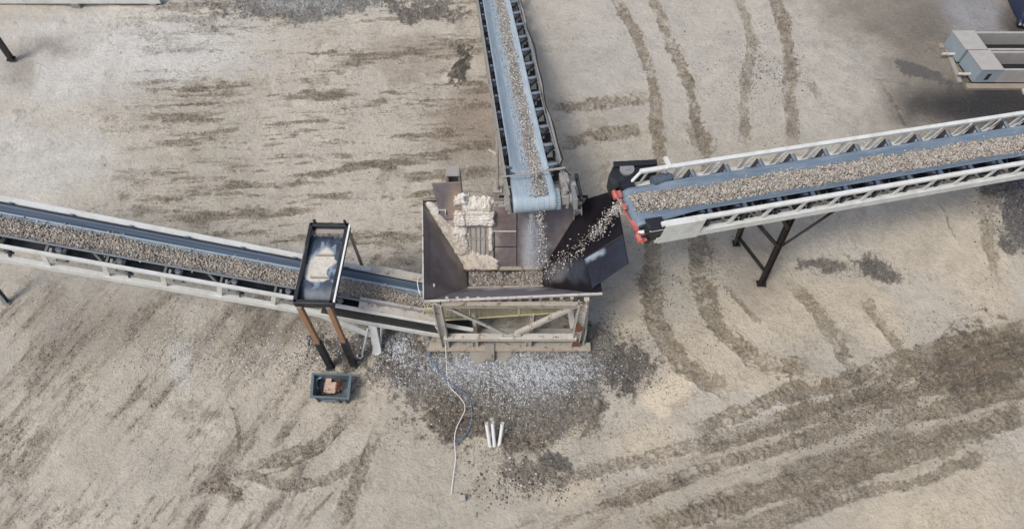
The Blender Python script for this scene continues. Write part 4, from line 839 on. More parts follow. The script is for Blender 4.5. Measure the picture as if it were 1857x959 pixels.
# brown sheet leaning behind the left rear corner
plate('rear_sheet', G(800, 400, 2.55), G(842, 396, 2.55), G(836, 329, 3.35), G(783, 332, 3.35), M['hopper'], [(826, 372, 18, 40, 0, (0.30, 0.22, 0.16), .8), (800, 345, 16, 12, 0, (0.1, 0.08, 0.08), .3)], nx=30, ny=30)
# rim angles
mb = MB(); up = Vector((0, 0, 0.012))
mb.bar(FL + up, FR + up, 0.05, 0.05); mb.bar(FL + up, BL + up, 0.03, 0.05); mb.build('rim', M['pale'], hp)
MB().bar(BL + up, G(800, 365, ZR) + up, 0.03, 0.04).build('rim', M['hopper'], hp)
mb = MB(); mb.bar(G(905, 357, ZR) + up, BR_ + up, 0.05, 0.05); mb.build('rim', M['hopper'], hp)
# feeder throat: sill bars round the opening
mb = MB(); mb.bar(iBL + Vector((0, 0, .03)), iBR + Vector((0, 0, .03)), 0.10, 0.06); mb.bar(iFL + Vector((0, 0, .03)), iFR + Vector((0, 0, .03)), 0.05, 0.05); mb.build('throat_sill', M['beige'], hp)
for a_, b_ in ((iFL, iFR), (iBL, iBR), (iFL, iBL), (iFR, iBR)):
    MB().box((a_ + b_) / 2 - Vector((0, 0, 0.28)), (b_ - a_) / 2, (b_ - a_).cross(Vector((0, 0, 1))).normalized() * 0.01, (0, 0, 0.28)).build('throat_wall', M['hopper'], hp)
# welded rod, rib and seam on the back plate
bn = (iBR - iBL).cross(BL - iBL).normalized(); bn = bn if bn.y < 0 else -bn
def onback(px, py):
    o = Vector((0, 0, CAMZ)); d = (G(px, py, 0) - o).normalized(); t_ = (iBL - o).dot(bn) / d.dot(bn); return o + d * t_
MB().bar(onback(888, 419) + bn * .03, onback(936, 419) + bn * .03, 0.03, 0.035).build('welded_rod', M['pale'], hp)
mb = MB(); mb.bar(onback(937, 360) + bn * .01, onback(937, 484) + bn * .01, 0.012, 0.02, bn); mb.bar(onback(896, 420) + bn * .01, onback(896, 482) + bn * .01, 0.02, 0.03, bn); mb.bar(onback(896, 447) + bn * .01, onback(936, 447) + bn * .01, 0.012, 0.02, bn); mb.build('seam', M['hopper'], hp)
mb = MB()
for k in range(5): mb.bar(onback(852 + k * 9, 412) + bn * .02, onback(854 + k * 8, 462) + bn * .02, 0.02 + 0.02 * (k % 2), 0.04, bn)
mb.bar(onback(846, 432) + bn * .03, onback(895, 432) + bn * .03, 0.03, 0.04, bn)
mb.build('grille', M['greyrust'], hp)
MB().prism([G(776 + 0, 515, 0) * 0 + FL.lerp(iFL, .22).lerp(BL.lerp(iBL, .22), .15) + Vector((0.035 * math.cos(k), 0.05 * math.sin(k), .02)) for k in np.linspace(0, 5.6, 9)], (0, 0, 0.01)).build('lifting_lug', M['pale'], hp)
# box posts behind
mb = MB(); a_, b_ = G(813, 325, 2.2), G(834, 325, 2.2)
for q in (0, 1):
    p = (a_, b_)[q]; mb.bar(Vector((p.x, p.y, 0)), Vector((p.x, p.y + 0.0, 2.55)), 0.05, 0.30, (0, 1, 0))
mb.box((a_ + b_) / 2 + Vector((0, 0, 0.36)), (b_ - a_) / 2, (0, 0.16, 0), (0, 0, 0.015)); mb.box((a_ + b_) / 2 + Vector((0, 0.16, -0.4)), (b_ - a_) / 2, (0, 0.012, 0), (0, 0, 0.75))
mb.build('rear_post', M['greyrust'], hp)
# caked dust: crust over the left half of the back plate, ledge, and heap
nx, ny = 130, 130; SU = np.linspace(764, 905, nx); SV = np.linspace(350, 488, ny); P = np.zeros((nx, ny, 3)); KK = np.zeros((nx, ny)); TH = np.zeros((nx, ny))
o_ = np.array([0, 0, CAMZ])
UU, VV = np.meshgrid(SU, SV, indexing='ij')
n1_ = fbm(UU / 40, VV / 40, 0.45, 6, 61, 0, 1, .75); n2_ = fbm(UU / 40, VV / 40, 0.45, 6, 62, 0, 1, .75); n3_ = fbm(UU / 40, VV / 40, 0.5, 4, 63, 0, 3.0, .6)
def bx(u0, u1, v0, v1, s_=4, j=5):
    j = j * 1.9; uu, vv = UU + n1_ * j, VV + n2_ * j; return sstep(u0 - s_, u0 + s_, uu) * sstep(u1 + s_, u1 - s_, uu) * sstep(v0 - s_, v0 + s_, vv) * sstep(v1 + s_, v1 - s_, vv)
th = 0.0 * UU
th += bx(826, 893, 358, 384) * (0.10 + 0.07 * n1_) + bx(824, 846, 352, 372, 3) * 0.16 + bx(832, 897, 384, 410, 1.5, 2.5) * (0.30 + 0.04 * n3_) + bx(826, 848, 384, 462) * (0.12 + 0.08 * n2_)
th += bx(886, 893, 408, 455, 1.5, 1.5) * 0.10
hv = np.clip((VV - (456 + np.abs(UU - 862) * 0.28 + n1_ * 5)) / 26, 0, 1) * bx(842, 902, 430, 490, 3, 3); th += hv * 0.34
corner = 1 - np.abs((UU - (772 + (VV - 366) * 0.62)) - 6 + n1_ * 4) / 11; th += np.clip(corner, 0, 1) * 0.10 * sstep(360, 375, VV)
tri = 1.0 * sstep(-4, 10, UU - (772 + (VV - 366) * 0.62)) * sstep(12, -6, UU - (800 + (VV - 395) * 0.85) + n1_ * 5) * sstep(370, 400, VV); th += tri * 0.07
th -= bx(826, 838, 372, 381, 1.5, 1) * 0.25; th -= bx(842, 850, 357, 366, 1.5, 1) * 0.2
step = np.floor((th + 0.02 * n3_) / 0.045) * 0.045; th = np.where(bx(832, 897, 384, 410, 1.5, 2.5) > 0.3, 0.5 * th + 0.5 * step, th)
for i in range(nx):
    for j in range(ny):
        P[i, j] = tuple(onback(SU[i], SV[j]))
bnn = np.array(tuple(bn)); P = P + bnn * (.48 * th - 0.012 + 0.022 * n1_ * (th > 0.03) + 0.022 * n3_ * (th > 0.03))[..., None] + np.array([0, 0, 1]) * (0.3 * np.clip(th, 0, 1))[..., None]
cA = np.array((0.66, 0.605, 0.52)); cB = np.array((0.50, 0.42, 0.33)); cC = np.array((0.74, 0.71, 0.66))
mixf = sstep(-0.4, 0.5, n2_)[..., None]; cc = cA * (1 - mixf) + cC * mixf; hvv = np.clip(hv * 1.3 + tri, 0, 1)[..., None] * 0.7; cc = cc * (1 - hvv) + cB * hvv
lay = (np.mod(VV / 5.2 + n3_ * .7 + n1_ * .25, 1) < .2) * bx(826, 897, 378, 412, 2, 2) + (np.mod(UU / 9 + n2_ * .8, 1) < .12) * bx(832, 893, 355, 384, 2, 2) * .6
lay = (np.clip(lay + .5 * (np.abs(n1_ - .1) < .035), 0, 1) * .6)[..., None]; cc = cc * (1 - lay) + np.array((0.25, 0.205, 0.16)) * lay; P = P - bnn * (lay * .03)
T = np.concatenate([cc, np.ones((nx, ny, 1))], -1)
mm, t, b = new_mat('caked_dust'); a = attr(t, 'tint'); v = coords(t); n1 = noise(t, v, 12, 7, 0.7); n2 = noise(t, v, 45, 4, 0.7)
c_ = mix(t, ramp(t, n1, 0.45, 0.75, 0, 0.4), a.outputs['Color'], (0.36, 0.31, 0.25)); c_ = mix(t, ramp(t, n2, 0.5, 0.65, 0, .4), c_, (0.2, 0.17, 0.14)); t.links.new(c_, b.inputs['Base Color']); b.inputs['Roughness'].default_value = 0.95; bump(t, b, n1, 0.8, 0.04)
org = tuple(onback(860, 480))
dc = grid_mesh('caked_dust', P, mm, tint=T, keep=(th > 0.02), origin=org, solid=0.03, smooth=False)
tag(dc, 'pale caked stone dust crusted in ledges on the left back wall of the hopper', 'dust', None, 'stuff')

# skid frame
def frame_part(name, mb, mat='pale', bevel=0.0, parent=hp): return mb.build(name, M[mat], parent, bevel)
YF = 7.12
s_l, s_r = G(776, 632, 0.15), G(1069, 618, 0.15)
xl, xr = s_l.x, s_r.x
hb = hbeam(MB(), Vector((xl, s_l.y, .16)), Vector((xr, s_l.y, .16)), 0.24, 0.26, Vector((0, 0, 1))); frame_part('skid_beam', hb, 'beige')
YB = 9.6
hb = hbeam(MB(), Vector((xl, YB, .16)), Vector((xr, YB, .16)), 0.24, 0.26, Vector((0, 0, 1))); frame_part('skid_beam', hb, 'beige')
for (xa, xb) in ((xl + .42, -0.98), (-0.82, 0.37), (0.53, xr - .45)):
    frame_part('floor_plate', MB().box(Vector(((xa + xb) / 2, s_l.y + .33, .262)), ((xb - xa) / 2, 0, 0), (0, .19, 0), (0, 0, .008)), 'concrete')
for xx in (xl + .3, -0.9, 0.45, xr - .35):
    frame_part('skid_crossbeam', hbeam(MB(), Vector((xx, s_l.y + .12, .17)), Vector((xx, YB - .12, .17)), 0.14, 0.18, Vector((0, 0, 1))), 'beige')
YC = s_l.y + 0.05
cxl, cxr = -1.72, 1.62
for (xx, yy, zt) in ((cxl, YC, 2.82), (cxr, YC, 2.82), (cxl, YB, 2.8), (cxr, YB, 2.8)):
    frame_part('column', hbeam(MB(), Vector((xx, yy, .29)), Vector((xx, yy, zt)), 0.18, 0.20, Vector((1, 0, 0))))
for xx in (-0.95, 0.42): frame_part('short_column', hbeam(MB(), Vector((xx, YC, .29)), Vector((xx, YC, .80)), 0.13, 0.16, Vector((1, 0, 0))))
for xx in (-0.95, 0.50): frame_part('short_column', MB().bar(Vector((xx, YC + 0.35, .27)), Vector((xx, YC + 0.35, 1.45)), 0.09, 0.12))
frame_part('front_beam', MB().channel(Vector((cxl, YC - .03, .87)), Vector((cxr, YC - .03, .87)), 0.16, 0.14))
mb = MB(); mid = Vector((-0.02, YC - .02, .95)); 
for p in (Vector((cxl + .1, YC - .02, 2.75)), Vector((cxr - .05, YC - .02, 2.75))):
    frame_part('cross_brace', MB().angle(p, mid + Vector((-.12 if p.x < 0 else .12, 0, .05)), 0.10, 0.09, (0, -1, 0)))
frame_part('gusset', MB().box(mid + Vector((0, -.02, 0)), (.24, 0, 0), (0, .01, 0), (0, 0, .1)))
frame_part('top_beam', MB().channel(Vector((cxl, YC, 2.74)), Vector((cxr, YC, 2.74)), 0.1, 0.16), 'beige')
mb = MB()
for k in range(13): 
    xx = -1.5 + k * 0.24; p = Vector((xx, FL.y + .03, 2.84)); q = FL.lerp(FR, 0.1 + 0.06 * k) * 0.35 + iFL.lerp(iFR, 0.1 + 0.066 * k) * 0.65; mb = MB().bar(Vector((xx, 7.22, 2.80)), Vector((xx, 7.22, 2.5)), 0.07, 0.05, (0, 1, 0)); frame_part('wall_rib', mb, 'pale')
# right end: sloping side stays and dusty plates
frame_part('side_stay', MB().bar(Vector((cxr + .1, YC + .15, 2.75)), Vector((cxr + .24, YC + .15, .3)), 0.10, 0.12), 'pale')
frame_part('side_stay', MB().bar(Vector((cxr - .25, YC + .5, 2.0)), Vector((cxr - .08, YC + .25, .9)), 0.10, 0.14, (1, 0, 0)), 'white')
frame_part('side_plate', MB().box(Vector((cxr + .22, YC + .5, .75)), (.02, 0, 0), (0, .5, 0), (0, 0, .45)), 'pale')
frame_part('rust_patch', MB().box(Vector((cxr - .0, YC - .112, 1.6)), (.085, 0, 0), (0, .004, 0), (0, 0, .16)), 'rust')
frame_part('rust_patch', MB().box(Vector((cxr - .0, YC - .112, .6)), (.085, 0, 0), (0, .004, 0), (0, 0, .14)), 'rust')
for yy in (YB,): frame_part('cap_beam', MB().bar(Vector((cxl - .1, yy + .18, 2.83)), Vector((cxr + .1, yy + .18, 2.83)), 0.08, 0.08), 'beige')
# yellow mesh guard behind the braces
YG = 7.4
ga, gb, gc_, gd_ = GY(768, 560, YG), GY(1025, 545, YG), GY(1025, 566, YG), GY(768, 583, YG)
gg = MB(); 
for p, q in ((ga, gb), (gd_, gc_), (ga, gd_), (gb, gc_), (ga.lerp(gb, .33), gd_.lerp(gc_, .33)), (ga.lerp(gb, .68), gd_.lerp(gc_, .68))): gg.bar(p, q, 0.03, 0.03, (0, 1, 0))
gu = gg.build('yellow_guard', M['yellow'], hp)
mb = MB()
for k in range(70): mb.bar(ga.lerp(gb, k / 70), gd_.lerp(gc_, k / 70), 0.005, 0.005, (0, 1, 0))
for k in range(1, 14): mb.bar(ga.lerp(gd_, k / 14), gb.lerp(gc_, k / 14), 0.005, 0.005, (0, 1, 0))
mb.build('wire_mesh', M['yellow'], gu)
# tow hitch at the foot of the skid
h0 = G(890, 650, 0.12)
mb = MB(); mb.box(Vector((h0.x, h0.y + .12, .14)), (.10, 0, 0), (0, .22, 0), (0, 0, .11)); mb.tube(Vector((h0.x, h0.y - .05, .26)), Vector((h0.x, h0.y - .05, .30)), 0.05, 12)
mb.box(Vector((h0.x, h0.y + .2, .05)), (.55, 0, 0), (0, .16, 0), (0, 0, .05)); mb.tube(Vector((h0.x - .3, h0.y + .1, .02)), Vector((h0.x - .3, h0.y + .1, .09)), .24, 20); mb.tube(Vector((h0.x + .3, h0.y + .12, .02)), Vector((h0.x + .3, h0.y + .12, .09)), .22, 20)
frame_part('tow_hitch', mb.__class__().add([v + Vector((0, 0, .10)) for v in mb.v], mb.f), 'mudcon', 0.015)
h1 = G(1030, 632, 0.1); mb = MB(); mb.box(Vector((h1.x, h1.y + .1, .1)), (.18, 0, 0), (0, .16, 0), (0, 0, .08)); mb.bar(Vector((h1.x + .12, h1.y + .2, .1)), Vector((h1.x + .14, h1.y - .1, .08)), .06, .12); frame_part('jack_foot', mb, 'pale', .015)
# stones lying in the throat and on the skid floor, stones pouring in
def onplane(px, py, z): return G(px, py, z)
n_ = 2600; a_ = rng.random(n_); b2 = rng.random(n_); P = []
for i in range(n_):
    p = iFL.lerp(iFR, a_[i]).lerp(iBL.lerp(iBR, a_[i]), b2[i] * .94 + .03); P.append((p.x, p.y, 1.33 + 0.06 * math.sin(a_[i] * 9) * b2[i] + rng.uniform(-.02, .03)))
us = np.linspace(0.0, 1, 12); EV = []
for i in us:
    for j in us:
        p = iFL.lerp(iFR, i).lerp(iBL.lerp(iBR, i), j); EV.append((p.x, p.y, 1.31))
idx = np.arange(144).reshape(12, 12); EF = np.stack([idx[:-1, :-1], idx[1:, :-1], idx[1:, 1:], idx[:-1, 1:]], -1).reshape(-1, 4)
stones('crushed_stone', P, rng.uniform(.018, .042, n_), tints(n_, (0.26, 0.235, 0.205), .3, .05, .15, (0.5, 0.47, 0.43)), 'grey brown crushed stone lying in the hopper throat', 'aggregate', fine=False, extra=(np.array(EV), EF, np.tile((0.08, 0.07, 0.06), (144, 1))))
def stream(keys, n_, spread, smin, smax, base, light, lc_, dens=None, jz=0.05):
    ks = np.array(keys, float); t_ = rng.random(n_) if dens is None else dens(rng.random(n_)); f = t_ * (len(ks) - 1); i = np.minimum(f.astype(int), len(ks) - 2); g_ = (f - i)[:, None]
    q = ks[i] * (1 - g_) + ks[i + 1] * g_; sp = q[:, 3] * spread
    P = []
    for k in range(n_):
        p = G(q[k, 0] + rng.normal(0, sp[k] * .55), q[k, 1] + rng.normal(0, sp[k] * .45), q[k, 2] + rng.uniform(-jz, jz)); P.append(tuple(p))
    return np.array(P), rng.uniform(smin, smax, n_), tints(n_, base, .25, .05, light, lc_)
LC = (0.66, 0.63, 0.59)
P, S, T = join(stream([(1122, 374, 4.05, 10), (1104, 396, 3.9, 12), (1090, 412, 3.6, 13), (1072, 436, 3.1, 15), (1048, 456, 2.6, 19), (1015, 478, 2.1, 22), (1000, 500, 1.75, 24)], 620, 1.0, .007, .027, (0.33, 0.30, 0.265), .3, LC), stream([(1122, 372, 4.07, 10), (1112, 388, 3.95, 10)], 120, 1, .014, .034, (0.4, 0.36, 0.31), .4, LC))
stones('falling_stones', P, S, T, 'pale stones pouring off the right conveyor into the hopper', 'stones', fine=False)
P, S, T = join(stream([(976, 366, 3.75, 7), (980, 395, 3.3, 7), (984, 430, 2.7, 7), (983, 465, 2.1, 9), (984, 484, 1.75, 10)], 330, 1.0, .012, .030, (0.42, 0.40, 0.37), .5, LC, dens=lambda r: r ** 1.5), stream([(964, 372, 3.6, 3), (966, 410, 3.0, 6), (967, 445, 2.4, 9), (968, 484, 1.8, 14)], 4200, 1.0, .004, .010, (0.42, 0.45, 0.48), .4, (0.62, 0.65, 0.68)))
stones('falling_stones', P, S, T, 'thin shower of stones and dust dropping from the rear conveyor into the hopper', 'stones', fine=False)

# ================================================================= OVERBAND MAGNET on its stand
ZM = 3.3
q0, q1, q2, q3 = G(566, 410, ZM), G(631, 411, ZM), G(602, 551, ZM), G(536, 549, ZM)
mg = thing('magnet_separator', 'black rectangular frame with dusty tray on orange and black legs above the left conveyor', 'separator', G(620, 660, 0))
mb = MB()
for p, q in ((q0, q1), (q1, q2), (q2, q3), (q3, q0)):
    mb.box((p + q) / 2 - Vector((0, 0, .02)), (q - p) / 2 + (q - p).normalized() * .03, (q - p).cross(Vector((0, 0, 1))).normalized() * .045, (0, 0, .12))
fo = mb.build('frame', M['black'], mg, bevel=0.01)
MB().bar(q1 + Vector((.06, 0, .09)), q2 + Vector((.06, 0, .09)), .04, .03).build('highlight_trim', M['whiteplastic'], fo)  # white highlight on the frame's right edge, added as a strip
MB().bar(q3 + Vector((-.02, .3, .105)), q3.lerp(q0, .7) + Vector((-.02, 0, .105)), .012, .01).build('highlight_trim', M['grey'], fo)
inset = lambda a_, b_: q3.lerp(q2, a_).lerp(q0.lerp(q1, a_), b_)
WD = (0.60, 0.565, 0.49)
nx, ny = 60, 120; P = np.zeros((nx, ny, 3)); T = np.zeros((nx, ny, 4))
Sg, Tg = np.meshgrid(np.linspace(.05, .93, nx), np.linspace(.03, .90, ny), indexing='ij')
for i in range(nx):
    for j in range(ny):
        p = inset(Sg[i, j], Tg[i, j]); zz = -0.12 - 0.22 * max(0, (0.25 - Tg[i, j]) / .25) ** 2 - 0.08 * max(0, (Tg[i, j] - .8) / .1) ** 2; P[i, j] = (p.x, p.y, ZM + zz + .06)
na = fbm(Sg, Tg * 2, 0.25, 5, 71); nb = fbm(Sg, Tg * 2, 0.12, 4, 72)
cake = sstep(.02, .06, (0.5 - np.abs(Sg - .45) + na * .10) - .05 - 0.30 * sstep(.62, .80, Tg) - .3 * sstep(.36, .22, Tg)) * sstep(.26, .30, Tg + na * .02) * sstep(.84, .70, Tg + np.abs(Sg - .5) * .5 + na * .04)
bite = 1 - sstep(.8, 1.0, np.hypot((Sg - .88) / .22, (Tg - .42) / .12) + na * .25); cake = cake * (1 - bite)
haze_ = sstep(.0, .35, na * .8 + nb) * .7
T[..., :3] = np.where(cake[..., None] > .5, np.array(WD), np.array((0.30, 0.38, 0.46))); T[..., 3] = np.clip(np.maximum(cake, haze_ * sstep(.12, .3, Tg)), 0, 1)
grid_mesh('tray', P, M['magnet_face'], mg, tint=T, solid=.02)
for tt in (.33, .62):
    MB().bar(inset(.25, tt) + Vector((0, 0, -.03)), inset(.78, tt) + Vector((0, 0, -.03)), .04, .05).build('tray_rib', M['greyrust'], mg)
MB().box(inset(.5, .95) + Vector((0, 0, -.06)), (.33, 0, 0), (0, .06, 0), (0, 0, .01)).build('end_roller_cover', M['greyrust'], mg)
pl = G(570, 552, ZM - .06); MB().box(pl + Vector((0, -.02, 0)), (.09, 0, 0), (0, .012, .002), (0, 0, .045)).build('maker_plate', M['whiteplastic'], mg)
MB().box(pl + Vector((0, -.036, 0)), (.06, 0, 0), (0, .004, 0), (0, 0, .012)).build('plate_mark', M['black'], mg)
for (fx, fy, tp) in ((600, 665, G(543, 556, 3.2)), (642, 662, G(596, 555, 3.2))):
    ft = G(fx, fy, 0); md = ft.lerp(tp, .45)
    lg = MB().bar(ft, md, .15, .15, (0, 1, 0)).box(ft + Vector((0, 0, .015)), (.12, 0, 0), (0, .12, 0), (0, 0, .015)).tube(md - Vector((0, .085, .25)), md - Vector((0, .1, .25)), .02, 8).build('leg', M['black'], mg, bevel=.008)
    MB().bar(md + (tp - md).normalized() * .002, tp, .115, .115, (0, 1, 0)).build('upper_leg', M['orange'], lg, bevel=.006)
    MB().box(tp + Vector((0, -.06, 0)), (.05, 0, 0), (0, .01, 0), (0, 0, .05)).build('clamp', M['grey'], lg)
for q in (q0, q1):
    MB().bar(Vector((q.x, q.y - .05, 0)), Vector((q.x, q.y - .05, ZM - .15)), .06, .06, (0, 1, 0)).build('rear_leg', M['wood'], mg)
for q in (q0, q1):
    MB().tube(q + Vector((-.05 if q is q1 else .08, .05, .1)), q + Vector((-.05 if q is q1 else .08, .05, .18)), .035, 10).build('lifting_lug', M['black'], mg)

# ================================================================= SMALL THINGS
# plastic tub
zt = 0.45; t0, t1_, t2_, t3_ = G(567, 677, zt), G(636, 679, zt), G(631, 722, zt), G(564, 718, zt); tcn = (t0 + t1_ + t2_ + t3_) / 4; tcn.z = 0
tb = thing('plastic_tub', 'open slate grey plastic tub with cardboard and rusty scrap on the ground', 'tub', tcn)
def ring(sc, z): return [Vector((tcn.x + (p.x - tcn.x) * sc, tcn.y + (p.y - tcn.y) * sc, z)) for p in (t0, t1_, t2_, t3_)]
mb = MB(); R = [ring(.90, 0.01), ring(.97, zt - .07), ring(1.06, zt - .07), ring(1.06, zt), ring(.92, zt), ring(.84, .03)]
for a_, b_ in zip(R[:-1], R[1:]):
    for k in range(4): mb.add([a_[k], a_[(k + 1) % 4], b_[(k + 1) % 4], b_[k]], [(3, 2, 1, 0)])
mb.add(R[-1], [(0, 1, 2, 3)]); mb.add(R[0], [(3, 2, 1, 0)]); mb.build('body', M['tub'], tb, bevel=.02)
for k in (2, 0):
    p = (ring(1.0, .22)[k] + ring(1.0, .22)[(k + 1) % 4]) / 2; MB().box(p + Vector((0, -.04 if k == 2 else .03, .08)), (.16, 0, 0), (0, .035, 0), (0, 0, .02)).build('handle', M['tub'], tb, bevel=.01)
for k in range(5):
    p = ring(.98, 0)[3].lerp(ring(.98, 0)[2], .1 + .2 * k); MB().box(p + Vector((0, 0.005, .2)), (.018, 0, 0), (0, .03, 0), (0, 0, .17)).build('rib', M['tub'], tb)
def lump(name, c0, s, mat, label, cat, n=12):
    V0 = ICO_V * (1 + rng.uniform(-.25, .25, (12, 1))); mb = MB(); mb.add([Vector((c0[0] + v[0] * s[0], c0[1] + v[1] * s[1], c0[2] + v[2] * s[2])) for v in V0], [tuple(f) for f in ICO_F]); o = mb.build(name, M[mat], None, origin=(c0[0], c0[1], c0[2] - s[2])); return tag(o, label, cat)
cb = G(599, 703, .15); mb = MB(); mb.box(cb, (.15, 0, .02), (.01, .14, .02), (-.01, 0, .015)); tag(mb.build('cardboard_sheet', M['cardboard'], None, origin=cb), 'largest pinkish cardboard piece lying in the grey tub', 'cardboard')
cb = G(596, 689, .2); mb = MB(); mb.box(cb, (.07, 0, 0), (0, .10, .02), (0, 0, .012)); tag(mb.build('cardboard_sheet', M['cardboard'], None, origin=cb), 'small narrow cardboard piece standing at the back wall inside the grey tub', 'cardboard')
p = G(615, 699, .24); n_ = 150; PP = np.array(tuple(p)) + rng.normal(0, 1, (n_, 3)) * (.05, .045, .02)
mb = MB()
for k in range(26): q = Vector(PP[k]); mb.path([q, q + Vector(rng.normal(0, .03, 3)), q + Vector(rng.normal(0, .05, 3))], .01, 5)
tag(mb.build('scrap_wire', M['rust'], None, origin=p), 'tangled rusty orange scrap on the cardboard in the grey tub', 'scrap')
p = G(580, 710, .12); nn_ = 160; PP = np.array(tuple(p)) + np.stack([rng.uniform(-.2, .5, nn_), rng.uniform(-.06, .06, nn_), rng.uniform(-.04, .03, nn_)], -1)
stones('debris', PP, rng.uniform(.012, .03, nn_), tints(nn_, (0.08, 0.06, 0.05), .4, .1, .15, (0.45, .42, .38)), 'dark debris along the front wall inside the grey tub', 'debris', fine=False)
mb = MB(); mb.path([G(577, 706, .15), G(573, 696, .2), G(575, 687, .28), G(583, 684, .3)], .022, 8); tag(mb.build('pale_strap', M['bluegrey'], None, origin=G(577, 706, .13)), 'pale curved strap at the left inside the grey tub', 'strap')
# three white conduit stubs
for k, (bx_, by, tx, ty, lab) in enumerate(((889, 811, 882, 767, 'leftmost white plastic pipe stub of the three standing in the gravel'), (897, 811, 893, 766, 'middle white plastic pipe stub of the three standing in the gravel'), (905, 811, 911, 767, 'rightmost white plastic pipe stub of the three standing in the gravel'))):
    p, q = G(bx_, by, -.05), G(tx, ty, .75); d = (q - p).normalized(); mb = MB(); mb.tube(p, q, .042, 16, cap=False); mb.tube(q, p + d * .1, .035, 16, cap=False)
    for (r0, r1) in ((.047, .040),):
        a_ = d.cross(Vector((0, 0, 1))).normalized(); b_ = d.cross(a_); vs = [q + a_ * math.cos(2 * math.pi * i / 16) * r + b_ * math.sin(2 * math.pi * i / 16) * r for r in (r0, r1) for i in range(16)]; mb.add(vs, [(i, (i + 1) % 16, 16 + (i + 1) % 16, 16 + i) for i in range(16)])
    tag(mb.build('conduit_pipe', M['whiteplastic'], None, origin=p, smooth=True), lab, 'pipe', 'white conduit stubs in the gravel')
p = G(892, 764, 0.05); tag(MB().box(p + Vector((0, .05, .03)), (.05, .01, 0), (-.01, .04, 0), (0, 0, .03)).build('white_scrap', M['concrete'], None, bevel=.01, origin=p), 'small pale chip behind the three white pipe stubs', 'scrap')
p = G(839, 903, .06); tag(MB().box(p + Vector((0, 0, .02)), (.07, .01, 0), (-.01, .07, 0), (0, 0, .07)).build('concrete_cube', M['concrete'], None, bevel=.012, origin=p), 'small pale concrete cube on the ground by the end of the white cable', 'block')
# cable and hose
def GG(px, py, off):
    p = G(px, py, off)
    for _ in range(4): p = G(px, py, float(gz(p.x, p.y)) + off)
    return p
def smooth_pts(pts, k=6):
    Q = []; P = [Vector(p) for p in pts]
    for i in range(len(P) - 1):
        a_, b_, c_, d_ = P[max(i - 1, 0)], P[i], P[i + 1], P[min(i + 2, len(P) - 1)]
        for j in range(k): t_ = j / k; Q.append(.5 * ((2 * b_) + (c_ - a_) * t_ + (2 * a_ - 5 * b_ + 4 * c_ - d_) * t_ ** 2 + (3 * b_ - a_ - 3 * c_ + d_) * t_ ** 3))
    return Q + [P[-1]]
cb = [GY(762, 497, 7.6), GY(757, 512, 7.3), GY(764, 540, 7.0), G(778, 572, 1.5), G(795, 600, 1.05), G(806, 612, .7)] + [GG(a_, b_, .075) for a_, b_ in ((809, 645), (812, 690), (822, 708), (836, 722), (843, 742), (828, 775), (824, 800), (826, 830), (821, 870), (818, 896))]
tag(MB().path(smooth_pts(cb), .010, 7).build('cable', M['whiteplastic'], None, origin=G(818, 896, 0)), 'thin white cable down the hopper frame and over the gravel', 'cable')
hs = [G(776, 600, .5)] + [GG(a_, b_, .08) for a_, b_ in ((777, 640), (790, 665), (812, 690), (832, 705), (850, 720), (856, 750), (852, 775), (842, 790), (828, 806))]
tag(MB().path(smooth_pts(hs), .012, 7).build('hose', M['bluehose'], None, origin=G(828, 806, 0)), 'blue hose curving over the gravel beside the white cable', 'hose')
# black legs at the left edge
p, q = G(21, 108, .0), G(-40, 20, 2.0)
rt = thing('steel_post', 'black steel post slanting out of the picture at the upper left edge', 'post', p); MB().bar(p, q, .16, .14, (0, 1, 0)).build('shaft', M['black'], rt, bevel=.01); MB().box(p + Vector((0, 0, .03)), (.12, 0, 0), (0, .1, 0), (0, 0, .03)).build('foot', M['darkbrown'], rt, bevel=.01)
p, q = G(13, 549, 0), G(-45, 480, 1.6)
rt = thing('steel_post', 'grey steel post at the left edge of the picture, below the left conveyor', 'post', p); MB().channel(p, q, .12, .12, (0, 1, 0)).build('shaft', M['grey'], rt); MB().box(p + Vector((0, 0, .02)), (.1, 0, 0), (0, .08, 0), (0, 0, .02)).build('foot', M['grey'], rt)
# pale beam along the top left
a_, b_ = G(70, -2, .35), G(292, -2, .35); b_.y = a_.y
rt = thing('steel_beam', 'long pale steel beam on low feet along the top left edge', 'beam', Vector(((a_.x + b_.x) / 2, a_.y, 0)))
MB().channel(a_ - Vector((4, 0, 0)), b_, .3, .16).build('beam', M['white'], rt)
for xx in (a_.x + 1.2, b_.x - .3): MB().box(Vector((xx, a_.y - .02, .14)), (.14, 0, 0), (0, .14, 0), (0, 0, .13)).build('foot', M['greyrust'], rt, bevel=.01)

